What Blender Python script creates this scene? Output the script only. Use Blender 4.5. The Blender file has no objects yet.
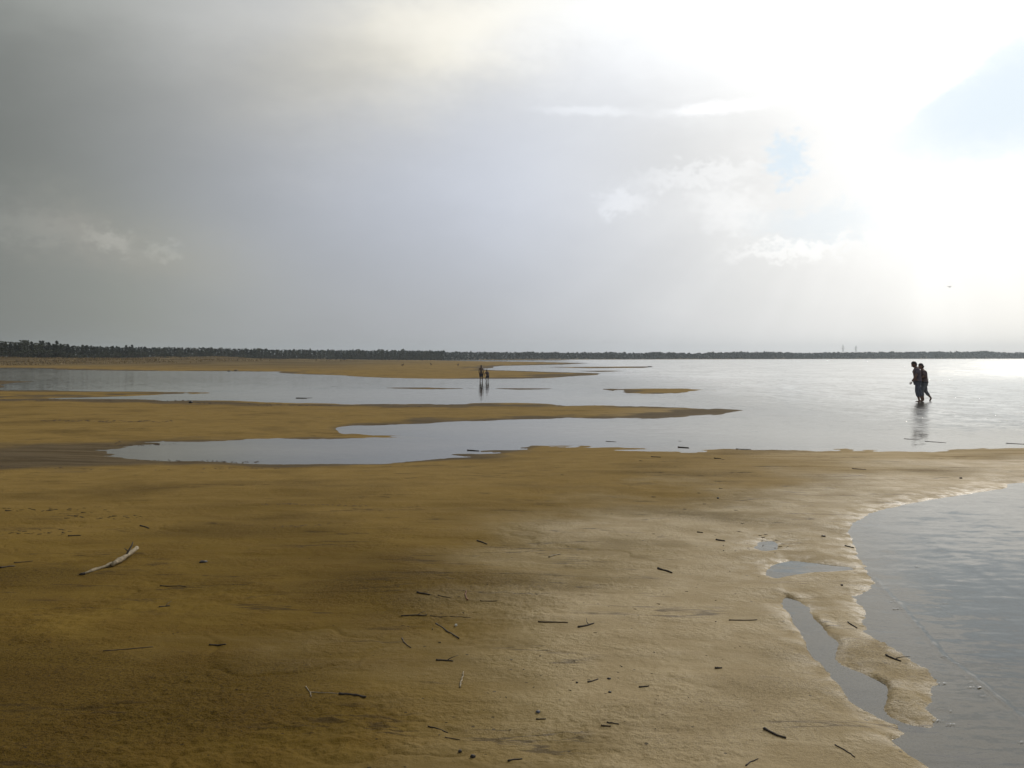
import bpy, bmesh, math, random
import numpy as np
from mathutils import Vector, Matrix, Quaternion

R = math.radians
scn = bpy.context.scene
col = scn.collection

# ------------------------------------------------------------------ camera
CAM_H = 1.87            # eye height above the water (the photographer stands on a low sand flat)
F = 1000.0              # focal length in pixels of a 1024 px wide picture
HOR = 357.8             # picture row of the horizon
cam_d = bpy.data.cameras.new('camera'); cam = bpy.data.objects.new('camera', cam_d); col.objects.link(cam)
cam.location = (0, 0, CAM_H); cam.rotation_euler = (R(90), 0, 0)
cam_d.sensor_width = 36; cam_d.lens = 36 * F / 1024
cam_d.shift_y = -(384 - HOR) / 1024
cam_d.clip_start = 0.05; cam_d.clip_end = 60000
scn.camera = cam

def px2dir(px, py):
    a = math.atan((px - 512) / F); e = math.atan((HOR - py) / F * math.cos(a)); return a, e
def ground(px, py, z=0.0):
    Y = F * (CAM_H - z) / (py - HOR); return (px - 512) / F * Y, Y

# ------------------------------------------------------------------ tiny node-expression helper
class NT:
    def __init__(s, tree): s.t = tree
    def node(s, typ, **kw):
        n = s.t.nodes.new(typ)
        for k, v in kw.items(): setattr(n, k, v)
        return n
    def link(s, a, b): s.t.links.new(a.s if isinstance(a, E) else a, b)
    def setin(s, sock, v):
        if isinstance(v, E): s.t.links.new(v.s, sock)
        elif hasattr(v, 'is_output'): s.t.links.new(v, sock)
        else: sock.default_value = v
    def m(s, op, *a, clamp=False):
        n = s.node('ShaderNodeMath', operation=op, use_clamp=clamp)
        for i, v in enumerate(a): s.setin(n.inputs[i], v)
        return E(s, n.outputs[0])
    def noise(s, vec, scale=1., detail=3., rough=.5, dist=0., out='Fac', dims='3D'):
        n = s.node('ShaderNodeTexNoise', noise_dimensions=dims)
        if dims != '1D': s.setin(n.inputs['Vector'], vec)
        else: s.setin(n.inputs['W'], vec)
        n.inputs['Scale'].default_value = scale; n.inputs['Detail'].default_value = detail
        n.inputs['Roughness'].default_value = rough; n.inputs['Distortion'].default_value = dist
        return E(s, n.outputs[out])
    def comb(s, x, y, z):
        n = s.node('ShaderNodeCombineXYZ')
        for i, v in enumerate((x, y, z)): s.setin(n.inputs[i], v)
        return E(s, n.outputs[0])
    def mix(s, f, a, b):
        n = s.node('ShaderNodeMix', data_type='RGBA')
        s.setin(n.inputs[0], f); s.setin(n.inputs[6], a); s.setin(n.inputs[7], b)
        return E(s, n.outputs[2])
    def vscale(s, v, k):
        n = s.node('ShaderNodeVectorMath', operation='SCALE')
        s.setin(n.inputs[0], v); s.setin(n.inputs['Scale'], k); return E(s, n.outputs[0])
    def vadd(s, a, b, op='ADD'):
        n = s.node('ShaderNodeVectorMath', operation=op)
        s.setin(n.inputs[0], a); s.setin(n.inputs[1], b); return E(s, n.outputs[0])
    def smooth(s, v, lo, hi):
        n = s.node('ShaderNodeMapRange', interpolation_type='SMOOTHSTEP')
        s.setin(n.inputs[0], v); n.inputs[1].default_value = lo; n.inputs[2].default_value = hi
        return E(s, n.outputs[0])
    def attr(s, name):
        n = s.node('ShaderNodeAttribute', attribute_name=name); return E(s, n.outputs['Fac'])
class E:
    def __init__(s, nt, sock): s.n = nt; s.s = sock
    def __add__(s, o): return s.n.m('ADD', s, o)
    __radd__ = __add__
    def __sub__(s, o): return s.n.m('SUBTRACT', s, o)
    def __rsub__(s, o): return s.n.m('SUBTRACT', o, s)
    def __mul__(s, o): return s.n.m('MULTIPLY', s, o)
    __rmul__ = __mul__
    def __truediv__(s, o): return s.n.m('DIVIDE', s, o)

# ------------------------------------------------------------------ sky
SUN_AZ, SUN_EL = R(29.0), R(33.0)
W = bpy.data.worlds.new('World'); scn.world = W; W.use_nodes = True
W.node_tree.nodes.clear(); w = NT(W.node_tree)
tc = w.node('ShaderNodeTexCoord'); gen = tc.outputs['Generated']
sep = w.node('ShaderNodeSeparateXYZ'); w.link(gen, sep.inputs[0])
X_, Y_, Z_ = (E(w, sep.outputs[i]) for i in range(3))
A = w.m('ARCTAN2', X_, Y_)                 # azimuth from +Y, to the right
EL = w.m('ARCSINE', w.m('MAXIMUM', Z_, -0.999))
sky = w.node('ShaderNodeTexSky', sky_type='NISHITA', sun_disc=False, sun_elevation=SUN_EL, sun_rotation=SUN_AZ,
             air_density=1.0, dust_density=2.0, ozone_density=1.2, altitude=0)
# cloud-space noise warps, so that no edge is clean
n_big = w.noise(gen, 3.0, 5, .55)
nA = w.noise(w.comb(A, EL * 2.2, 0.0), 7.0, 6, .6) - .5
nB = w.noise(w.comb(A + 5.0, EL * 1.8, 3.0), 9.0, 6, .6) - .5
nF = w.noise(w.comb(A + 2.0, EL * 1.6, 7.0), 34.0, 6, .62) - .5
nG = w.noise(w.comb(A - 3.0, EL * 1.3, 1.0), 70.0, 5, .6) - .5
def gauss(px, py, sx, sy, rot=0., warp=.0, fwarp=0., pw=1.0):
    a0, e0 = px2dir(px, py)
    da = A - a0; de = EL - e0
    if warp: da = da + nA * warp; de = de + nB * warp * .6
    if fwarp: da = da + nF * fwarp; de = de + nG * fwarp
    c, s_ = math.cos(rot), math.sin(rot)
    p = (da * c + de * s_) * (F / sx); q = (de * c - da * s_) * (F / sy)
    r2 = p * p + q * q
    if pw != 1: r2 = w.m('POWER', r2, pw)
    return w.m('EXPONENT', r2 * -1.0)
# brightness of the thin cloud veil: strong forward scattering around the hidden sun
glow_w = gauss(1000, 150, 560, 430, 0, .06)
glow_m = gauss(760, -30, 360, 105, 0, .12)
glow_c = gauss(950, 180, 130, 105, 0, .06, 0)
sun_core = gauss(1000, -300, 260, 220)
veil = .165 + w.smooth(A, -.55, -.22) * .125 + glow_w * .66 + glow_m * .26 + glow_c * .15 + sun_core * .8
zen = w.smooth(EL, .35, 1.1)
back = w.smooth(w.m('ABSOLUTE', A), .7, 2.2)
veil = veil + zen * .10 + back * .04
veil = veil * (1.0 + nA * .05 + (n_big - .5) * .07)
L = veil
def add(amp, g):
    global L
    L = L + g * amp
add(-.075, gauss(430, 355, 300, 75)); add(.05, gauss(510, 185, 160, 80)); add(.07, gauss(870, 345, 150, 50))
add(.13, gauss(425, 45, 110, 62, .5, .16, .03)); add(.10, gauss(520, 15, 160, 40, 0, .12, .03))            # cream glow, upper left of centre
add(.12, gauss(250, 10, 330, 45, 0, .1))
add(-.035, gauss(110, 165, 240, 75, -.15, .12))             # slate-grey bank, left
add(.035, gauss(70, 228, 110, 26, -.25, .12, .03))
add(.075, gauss(113, 241, 20, 9, -.3, .02, .05, 1.6))       # sunlit cumulus tops
add(.055, gauss(168, 250, 16, 8, 0, .02, .05, 1.6))
add(.03, gauss(30, 228, 45, 14, -.15, .03, .05, 1.6))
add(.10, gauss(588, 111, 48, 4.2, -.05, .0, .012, 1.6))     # thin lens clouds
add(.22, gauss(716, 108, 46, 5.5, .06, .0, .012, 1.6))
add(.11, gauss(618, 203, 26, 11, 0, .02, .06, 1.6))         # small cumulus
add(.10, gauss(728, 208, 30, 24, 0, .04, .06, 1.6)); add(.10, gauss(700, 175, 60, 10, .1, .03, .06, 1.6))
add(.13, gauss(790, 250, 55, 9, .05, .02, .06, 1.6))
add(-.10, gauss(700, 150, 110, 42, 0, .1, .02))
add(-.05, gauss(560, 270, 200, 60, 0, .1, .0))
add(.08, w.smooth(A + EL * .22 + nF * .006 - (px2dir(862, 300)[0] + px2dir(862, 300)[1] * .22), -.004, .05) * gauss(960, 270, 140, 85, 0, .0, 0, 1.6))
# light shafts fanning down from the sun
a_s, e_s = px2dir(917, 40)
ang = w.m('ARCTAN2', A - a_s, e_s - EL + .02)
ray = w.noise(ang, 5.0, 2, .5, dims='1D') - .5
rmask = w.smooth(EL * -1.0, -.27, -.04) * gauss(860, 300, 330, 150)
L = L * (1.0 + ray * rmask * .17)
# sharp edge of the big bright cloud at the right, blue sky past it
a1, e1 = px2dir(1015, 25); a2, e2 = px2dir(880, 125)
ex, ey = a2 - a1, e2 - e1; ln = math.hypot(ex, ey); nx_, ny_ = ey / ln, -ex / ln   # normal
if nx_ * 0 + ny_ * -1 < 0: nx_, ny_ = -nx_, -ny_
side = (A - a1 + nF * .018 + nA * .05) * nx_ + (EL - e1 + nG * .012) * ny_
hole = w.smooth(side, -.003, .014) * gauss(1030, 92, 130, 55, .25, .05, .02, 2.0)
hole2 = gauss(788, 160, 17, 21, .3, .02, .07, 1.8) * 1.0
hole3 = gauss(990, 8, 50, 18, .2, .06, .03, 1.6) * .7
hole4 = gauss(820, 222, 60, 20, 0, .04, .05, 1.6) * .45
holes = w.m('MINIMUM', hole + hole2 + hole3 + hole4, 1.0)
# tint: slate blue in shade, warm where the sun gets through, olive-grey low on the left
t_cool = gauss(400, 210, 400, 160)
t_warm = w.m('MINIMUM', gauss(415, 35, 170, 70, .3, .12) + gauss(80, 234, 110, 30, -.2, .1) * 1.6 + gauss(1040, 320, 110, 90) * .35 + gauss(0, 0, 260, 130) * .5, 1.0)
t_low = w.m('MINIMUM', gauss(0, 340, 230, 110) * .8 + gauss(-60, 180, 170, 500), 1.0)
tint = w.mix(t_cool, (.975, 1.0, 1.02, 1), (.935, .99, 1.115, 1))
tint = w.mix(w.smooth(glow_w, .45, .95), tint, (1.0, 1.0, .985, 1))
tint = w.mix(t_warm, tint, (1.03, 1.0, .90, 1))
tint = w.mix(t_low, tint, (.955, 1.0, .925, 1))
tint = w.mix(gauss(90, 238, 80, 24, -.25, .1, .02) * .7, tint, (1.04, 1.0, .90, 1))
cloud_c = w.vscale(tint, L * 10.0)                          # background strength is 0.1
clear = w.vadd(w.vscale(E(w, sky.outputs[0]), .02), (7.1, 8.3, 9.3))
colr = w.mix(holes * .85, cloud_c, clear)
colr = w.mix(.03, colr, E(w, sky.outputs[0]))
bg = w.node('ShaderNodeBackground'); w.link(colr, bg.inputs[0]); bg.inputs[1].default_value = 0.1
wo = w.node('ShaderNodeOutputWorld'); w.link(bg.outputs[0], wo.inputs[0])
W.cycles.sampling_method = 'MANUAL'; W.cycles.sample_map_resolution = 512

# ------------------------------------------------------------------ sun behind thin cloud
sd = bpy.data.lights.new('sun', 'SUN'); sd.energy = 1.6; sd.angle = R(3.0); sd.color = (1.0, .93, .82)
so = bpy.data.objects.new('sun', sd); col.objects.link(so)
sv = Vector((math.sin(SUN_AZ) * math.cos(SUN_EL), math.cos(SUN_AZ) * math.cos(SUN_EL), math.sin(SUN_EL)))
so.rotation_euler = sv.to_track_quat('Z', 'Y').to_euler()
scn.view_settings.view_transform = 'Standard'; scn.view_settings.look = 'None'
scn.view_settings.exposure = 0.0; scn.view_settings.gamma = 1.0; scn.view_settings.use_curve_mapping = False
scn.cycles.max_bounces = 6; scn.cycles.volume_bounces = 0; scn.cycles.transparent_max_bounces = 8

# ------------------------------------------------------------------ numpy gradient noise
rng = np.random.RandomState(7)
PERM = rng.permutation(4096); GA = rng.rand(4096) * 2 * np.pi; GX, GY = np.cos(GA), np.sin(GA)
def perlin(x, y, seed=0):
    x = x + seed * 17.31; y = y - seed * 9.77
    xi = np.floor(x).astype(np.int64); yi = np.floor(y).astype(np.int64)
    xf = x - xi; yf = y - yi
    u = xf * xf * xf * (xf * (xf * 6 - 15) + 10); v = yf * yf * yf * (yf * (yf * 6 - 15) + 10)
    def g(ix, iy, fx, fy):
        h = PERM[(PERM[ix & 4095] + iy) & 4095]; return GX[h] * fx + GY[h] * fy
    n00 = g(xi, yi, xf, yf); n10 = g(xi + 1, yi, xf - 1, yf)
    n01 = g(xi, yi + 1, xf, yf - 1); n11 = g(xi + 1, yi + 1, xf - 1, yf - 1)
    return ((n00 * (1 - u) + n10 * u) * (1 - v) + (n01 * (1 - u) + n11 * u) * v) * 1.5
def fbm(x, y, lam, octv=4, seed=0, rough=.5):
    s = 0; a = 1
    for i in range(octv):
        s = s + a * perlin(x / lam, y / lam, seed + i * 3); lam *= .5; a *= rough
    return s

# ------------------------------------------------------------------ shorelines, surveyed in metres from the photograph
MAIN = [(-1500,399),(-200,400),(0,400),(60,400.3),(120,400.6),(190,402),(256,405),(330,405.5),(400,406),(512,406),(560,407),(620,407.2),(700,408),(735,409.3),(752,410.4),
  (735,412.5),(700,415),(640,417),(560,418),(500,420),(450,422),(400,425),(365,428),(385,430.5),(430,434),(470,438),(494,441.5),(470,442),(430,440.5),(400,441),(330,442),(256,441),(180,443.5),
  (160,446.5),(142,450),(138,452.6),(150,456.4),(190,460),(256,462),(320,461.5),(370,460),(400,458.5),(432,455),(455,452),(472,449.5),(490,446.5),(505,443.5),(530,442),(560,443),(620,445),(680,447),(720,449),(768,450),
  (800,450.5),(822,451.5),(840,449.5),(862,449),(900,450.5),(938,452.5),(958,449.5),(1000,448),(1024,447),(1200,444),(1500,441),(1900,440)]
def W2(pts): return [ground(*p) for p in pts]
main = W2(MAIN) + [(60, 4), (60, -60), (-60, -60), (-60, 0)]
LAG = [(1900,474),(1300,478),(1100,481),(1024,484),(990,490),(945,497),(906,502),(879,511),(858,521),(848,531),(851,541),(856,550),(859,562),(866,571),(873,582),(866,590),(852,597),(858,607),(862,620),
  (868,633),(890,648),(908,660),(928,670),(936,683),(930,698),(923,708),(934,718),(930,725),(918,725),(905,722),(893,718),(885,710),(888,693),(887,684),(863,674),(840,665),(831,659),(835,650),(838,643),
  (823,628),(813,615),(812,608),(800,601),(786,596),(782,603),(788,614),(793,623),(804,640),(815,655),(833,678),(850,700),(873,717),(893,725),(899,733),(889,740),(903,750),(913,758),(930,768),(985,800),(1080,860)]
lag = W2(LAG) + [(3.2, 1.0), (6, -6), (60, -6.5), (60, 9)]
POOL = W2([(764,570),(772,563),(790,560),(818,562.5),(851,567),(856,569.5),(840,571.5),(809,574),(790,577),(776,579.5),(766,576)])
POOL2 = W2([(752,548),(760,541),(775,540.5),(783,545),(780,550),(764,552)])
LANDS = [
  W2([(-1500,368),(-400,367.6),(0,368),(38,368.5),(63,369.6),(114,370.7),(135,371),(225,371.2),(256,371.6),(280,371.6),(278,374.2),(300,375.3),(320,376.5),(360,378),(400,378.8),(440,379.2),(512,378.8),(530,378.2),(560,376),(596,373.4),
      (570,372.6),(540,371.8),(495,370.2),(489,367.6),(500,366),(560,364.6),(592,363.2),(540,361.9),(470,361.0),(440,360.2)]) + [(-60, 2500), (-5000, 2500)],
  W2([(-900,379),(-60,380),(0,381),(32,381.6),(39,386.5),(20,388),(0,388.2),(-100,389),(-900,389)]),
  W2([(-900,390.5),(0,390.6),(40,391),(75,392),(125,392.4),(172,393.6),(125,394.6),(90,396),(30,397),(0,397.6),(-900,397)]),
  W2([(378,387.4),(430,387.0),(476,388.5),(440,389.2),(395,388.4)]), W2([(500,388.4),(548,388.5),(560,389.0),(520,389.2)]),
  W2([(578,388.2),(640,387.4),(680,387.2),(720,387.8),(758,390.4),(725,393.0),(690,394.2),(650,394.4),(608,393.6),(590,391.2)]),
  W2([(526,384.6),(552,384.0),(582,384.8),(555,385.7)]),
  W2([(545,367.2),(600,366.8),(648,366.4),(657,367.0),(640,368.0),(590,368.2)]),
  W2([(575,371.0),(610,370.5),(636,371.0),(600,371.8)]),
]
far_shore = [ground(440,360.3), ground(520,359.8), ground(640,359.5), ground(768,359.2), ground(900,358.9), ground(1024,358.75), ground(1300,358.7), (6000, 2300), (14000, 2400), (14000, 9000), (-6000, 9000), (-6000, 2400), (-90, 2400)]
LANDS.append(far_shore)

def sdf(poly, x, y):
    """signed distance, positive inside"""
    P = np.array(poly); Q = np.roll(P, -1, 0)
    d2 = np.full(x.shape, 1e18); ins = np.zeros(x.shape, bool)
    for (ax, ay), (bx, by) in zip(P, Q):
        ex, ey = bx - ax, by - ay; L2 = ex * ex + ey * ey + 1e-12
        t = np.clip(((x - ax) * ex + (y - ay) * ey) / L2, 0, 1)
        dx = x - ax - t * ex; dy = y - ay - t * ey
        d2 = np.minimum(d2, dx * dx + dy * dy)
        c = ((ay > y) != (by > y)) & (x < (bx - ax) * (y - ay) / ((by - ay) if by != ay else 1e-12) + ax)
        ins ^= c
    d = np.sqrt(d2); return np.where(ins, d, -d)

def dl_side(x, y):
    # the crumbling rim is on the beach side of the channel, not on the smooth spit
    return np.clip((1.72 + .25 * (y - 5) * .18 - x) / .15, 0, 1) * np.clip((10.5 - y) / 2, 0, 1) + .12
def terrain(x, y, want=False):
    x = np.asarray(x, float); y = np.asarray(y, float)
    r = np.maximum(np.hypot(x * .6, y), 1.5)
    # shoreline wobble whose size grows with distance
    wob = 0
    for i, lam in enumerate((.09, .22, .6, 1.5, 4., 11., 30.)):
        c = np.log(lam / (.0042 * r * r + .04))
        wgt = np.exp(-c * c / 2.9)
        wob = wob + perlin(x / lam, y / lam, 20 + i) * lam * np.where(y < 14, .06, .17) * wgt
    dm = sdf(main, x, y); dl = -sdf(lag, x, y); dp = np.minimum(-sdf(POOL, x, y), -sdf(POOL2, x, y))
    d = np.minimum(np.minimum(dm, dl), dp)
    near_lag = np.minimum(dl, dp)
    f3 = None
    for i, lp in enumerate(LANDS):
        s_ = sdf(lp, x, y)
        if i == 0: f3 = s_
        if i == 1: f1 = s_
        if i == len(LANDS) - 1: ffar = s_
        d = np.maximum(d, s_)
    d0 = d
    d = d + wob
    dpos = np.maximum(d, 0); dneg = np.maximum(-d, 0)
    pat = np.clip(.75 + 1.6 * perlin(x / .5, y / .5, 71), .15, 1.6)        # scarp strength along the shore
    side = np.where(dp < dl, .7, np.where(y < 8.5, np.clip((2.3 - x) / .15, .05, 1), .08)); side = np.where(near_lag > 3, .5, side)
    pat = pat * side; pat = pat + (.4 - pat) * np.clip(dpos / .45, 0, 1)
    nr = np.clip((19 - y) / 2.5, 0, 1)                    # low soft shores farther out
    h = .020 * pat * nr * (1 - np.exp(-dpos / .025)) + .022 * (1 - np.exp(-dpos / (.30 * nr + (1 - nr) * 2.6))) + .05 * (1 - np.exp(-dpos / 5.0)) + .10 * (1 - np.exp(-dpos / 40.0))
    h = h - .022 * pat * nr * (1 - np.exp(-dneg / .05)) - .05 * (1 - np.exp(-dneg / (1.1 * nr + (1 - nr) * 4.5)))
    h = h + (1 - nr) * .013 * np.exp(-np.abs(d) / (2.5 + r * .03)) * fbm(x * .35, y, np.clip(.02 * r, .5, 4), 4, 101, .65) + nr * .0022 * np.exp(-np.abs(d) / .12) * fbm(x, y, .09, 4, 103, .65) - .10 * (1 - np.exp(-dneg / 2.2)) - .5 * (1 - np.exp(-dneg / 60.))
    # low dunes on the far left shore and rising land behind the far shore
    h = h + np.clip((f3 - 25) / 140, 0, 1) * (1.5 + 1.1 * fbm(x, y, 60, 3, 5)) * np.clip((y - 90) / 100, 0, 1)
    h = h + np.clip((ffar - 15) / 300, 0, 1) * (2.5 + 2.2 * fbm(x, y, 260, 3, 9))
    # relief of the sand flat: broad swells, water-laid terraces, scour marks
    land = np.clip(dpos / .6, 0, 1)
    dryz = np.clip((near_lag - .15) / 1.8, .12, 1)
    fade = np.clip(60 / r, 0, 1)
    h = h + land * fade * np.where(y > 14, .45, 1.) * (.022 * fbm(x + .3 * y, y, 3.2, 3, 31) + .010 * fbm(x * .5 + y * .3, y * 1.5, .9, 3, 33))
    tv = fbm(x * .55 + .25 * y, y * 1.2, 1.7, 4, 41) * 3.2
    ter = (np.floor(tv) + np.clip((tv - np.floor(tv)) * 9, 0, 1)) 
    h = h + land * .0030 * np.clip(ter, -3, 3) * np.clip(25 / r, 0, 1)
    nearf = np.clip((14 - r) / 8, 0, 1)
    rc = perlin((x + .35 * fbm(x, y, .8, 3, 111)) * .8 / 1.5, (y + .5 * x + .35 * fbm(x, y, .9, 3, 113)) / 1.5, 115)
    rmk = np.clip(fbm(x, y, 3., 2, 117) * 2.5 + .2, 0, 1)
    h = h - land * np.clip((16 - r) / 5, 0, 1) * np.clip((near_lag - .1) / .5, 0, 1) * rmk * (.008 * np.exp(-(rc / .03) ** 2) + .005 * np.clip(rc / .03, -1, 0))
    rid = 1 - np.abs(perlin(x * .8 / .22, y * 1.3 / .22, 51) * 1.3)
    patch = np.clip(fbm(x, y, 1.4, 3, 57) * 2.2 + .25, 0, 1)
    h = h + land * nearf * dryz * (.0040 * patch * rid + .0065 * patch * fbm(x, y, .10, 4, 53, .62) + .0026 * (.3 + patch) * fbm(x, y, .030, 2, 54))
    # rough crumbly rim along the lagoon
    rim = np.exp(-((near_lag - .10) / .10) ** 2) * (near_lag > 0)
    h = h + rim * nearf * np.clip((dl_side(x, y)), 0, 1) * .008 * np.clip(fbm(x, y, .09, 3, 61) + .2, -.3, 1)
    if not want: return h
    wet_n = fbm(x, y, 1.6, 4, 81) * .55 + fbm(x, y, 8., 3, 84) * .5 * np.clip(r / 12, .3, 1.5)
    w1 = 1 - np.clip((near_lag + wet_n * 1.7 - .7) / 3.2, 0, 1)
    w2 = 1 - np.clip((np.abs(d0) + wet_n * (.6 + r * .03) - .25) / (.5 + r * .035), 0, 1)
    mud = np.clip(1 - np.hypot((x + 8.5) / 5.5, (y - 19.5) / 4.2) + wet_n * .5, 0, 1) * 1.4
    wet = np.clip(w1 * (y < 40), 0, 1)
    w2 = w2 * (1 - np.clip((x - .5) / 4, 0, .9) * np.clip((30 - y) / 8, 0, 1))
    mud = np.maximum(mud, (f1 > -1.5) * 1.)
    mud = np.clip(np.maximum(w2 * np.clip((near_lag - 1) / 2, 0, 1), mud), 0, 1)
    # coarse pitted sand in streaks; lens falloff also painted into the nearest left corner
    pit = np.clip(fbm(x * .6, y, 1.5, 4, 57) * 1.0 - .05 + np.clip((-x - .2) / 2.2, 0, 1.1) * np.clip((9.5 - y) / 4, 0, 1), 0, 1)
    edge = np.exp(-np.maximum(near_lag, 0) / (.10 + .03 * np.maximum(y - 7, 0))) * (y < 40)
    return h, wet, d, f3, mud, pit, edge

def ray_ground(px, py):
    """where the camera ray through a pixel meets the sand"""
    h = 0.0
    for _ in range(12):
        X, Y = ground(px, py, h)
        h = float(terrain(np.array([X]), np.array([Y]))[0])
        h = max(h, 0.0)
    return X, Y, h

# ------------------------------------------------------------------ tagging helpers
def tag(o, label=None, cat=None, group=None, kind=None):
    if label: o['label'] = label
    if cat: o['category'] = cat
    if group: o['group'] = group
    if kind: o['kind'] = kind
    return o
def link_mesh(name, me, mat=None, parent=None, smooth=False):
    if mat: me.materials.append(mat)
    if smooth: me.polygons.foreach_set('use_smooth', [True] * len(me.polygons))
    o = bpy.data.objects.new(name, me); col.objects.link(o)
    if parent: o.parent = parent
    return o
def np_mesh(name, verts, faces):
    me = bpy.data.meshes.new(name)
    verts = np.asarray(verts, np.float32); faces = np.asarray(faces, np.int32); k = faces.shape[1]
    me.vertices.add(len(verts)); me.vertices.foreach_set('co', verts.ravel())
    me.loops.add(faces.size); me.loops.foreach_set('vertex_index', faces.ravel())
    me.polygons.add(len(faces)); me.polygons.foreach_set('loop_start', np.arange(0, faces.size, k, dtype=np.int32))
    me.update(calc_edges=True); me.validate(); return me
def grid_faces(nr, nc):
    i = np.arange(nr - 1)[:, None] * nc + np.arange(nc - 1)[None, :]; i = i.ravel()
    return np.stack([i, i + 1, i + nc + 1, i + nc], 1)

def mat_new(name):
    m = bpy.data.materials.new(name); m.use_nodes = True; m.node_tree.nodes.clear(); n = NT(m.node_tree)
    out = n.node('ShaderNodeOutputMaterial'); return m, n, out
def bsdf(n, out, **kw):
    b = n.node('ShaderNodeBsdfPrincipled')
    for k, v in kw.items(): n.setin(b.inputs[k.replace('_', ' ')], v)
    n.link(b.outputs[0], out.inputs[0]); return b
def simple(name, c, rough=.8, var=.25, scale=6., bump=0.):
    m, n, out = mat_new(name)
    t = n.node('ShaderNodeTexCoord').outputs['Object']
    f = n.noise(t, scale, 4, .6)
    c2 = tuple(x * (1 - var) for x in c) + (1,); c1 = tuple(min(1, x * (1 + var)) for x in c) + (1,)
    b = bsdf(n, out, Base_Color=n.mix(n.smooth(f, .3, .7), c2, c1), Roughness=rough)
    if bump:
        bn = n.node('ShaderNodeBump'); bn.inputs['Distance'].default_value = bump; n.link(f, bn.inputs['Height']); n.link(bn.outputs[0], b.inputs['Normal'])
    return m

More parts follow.
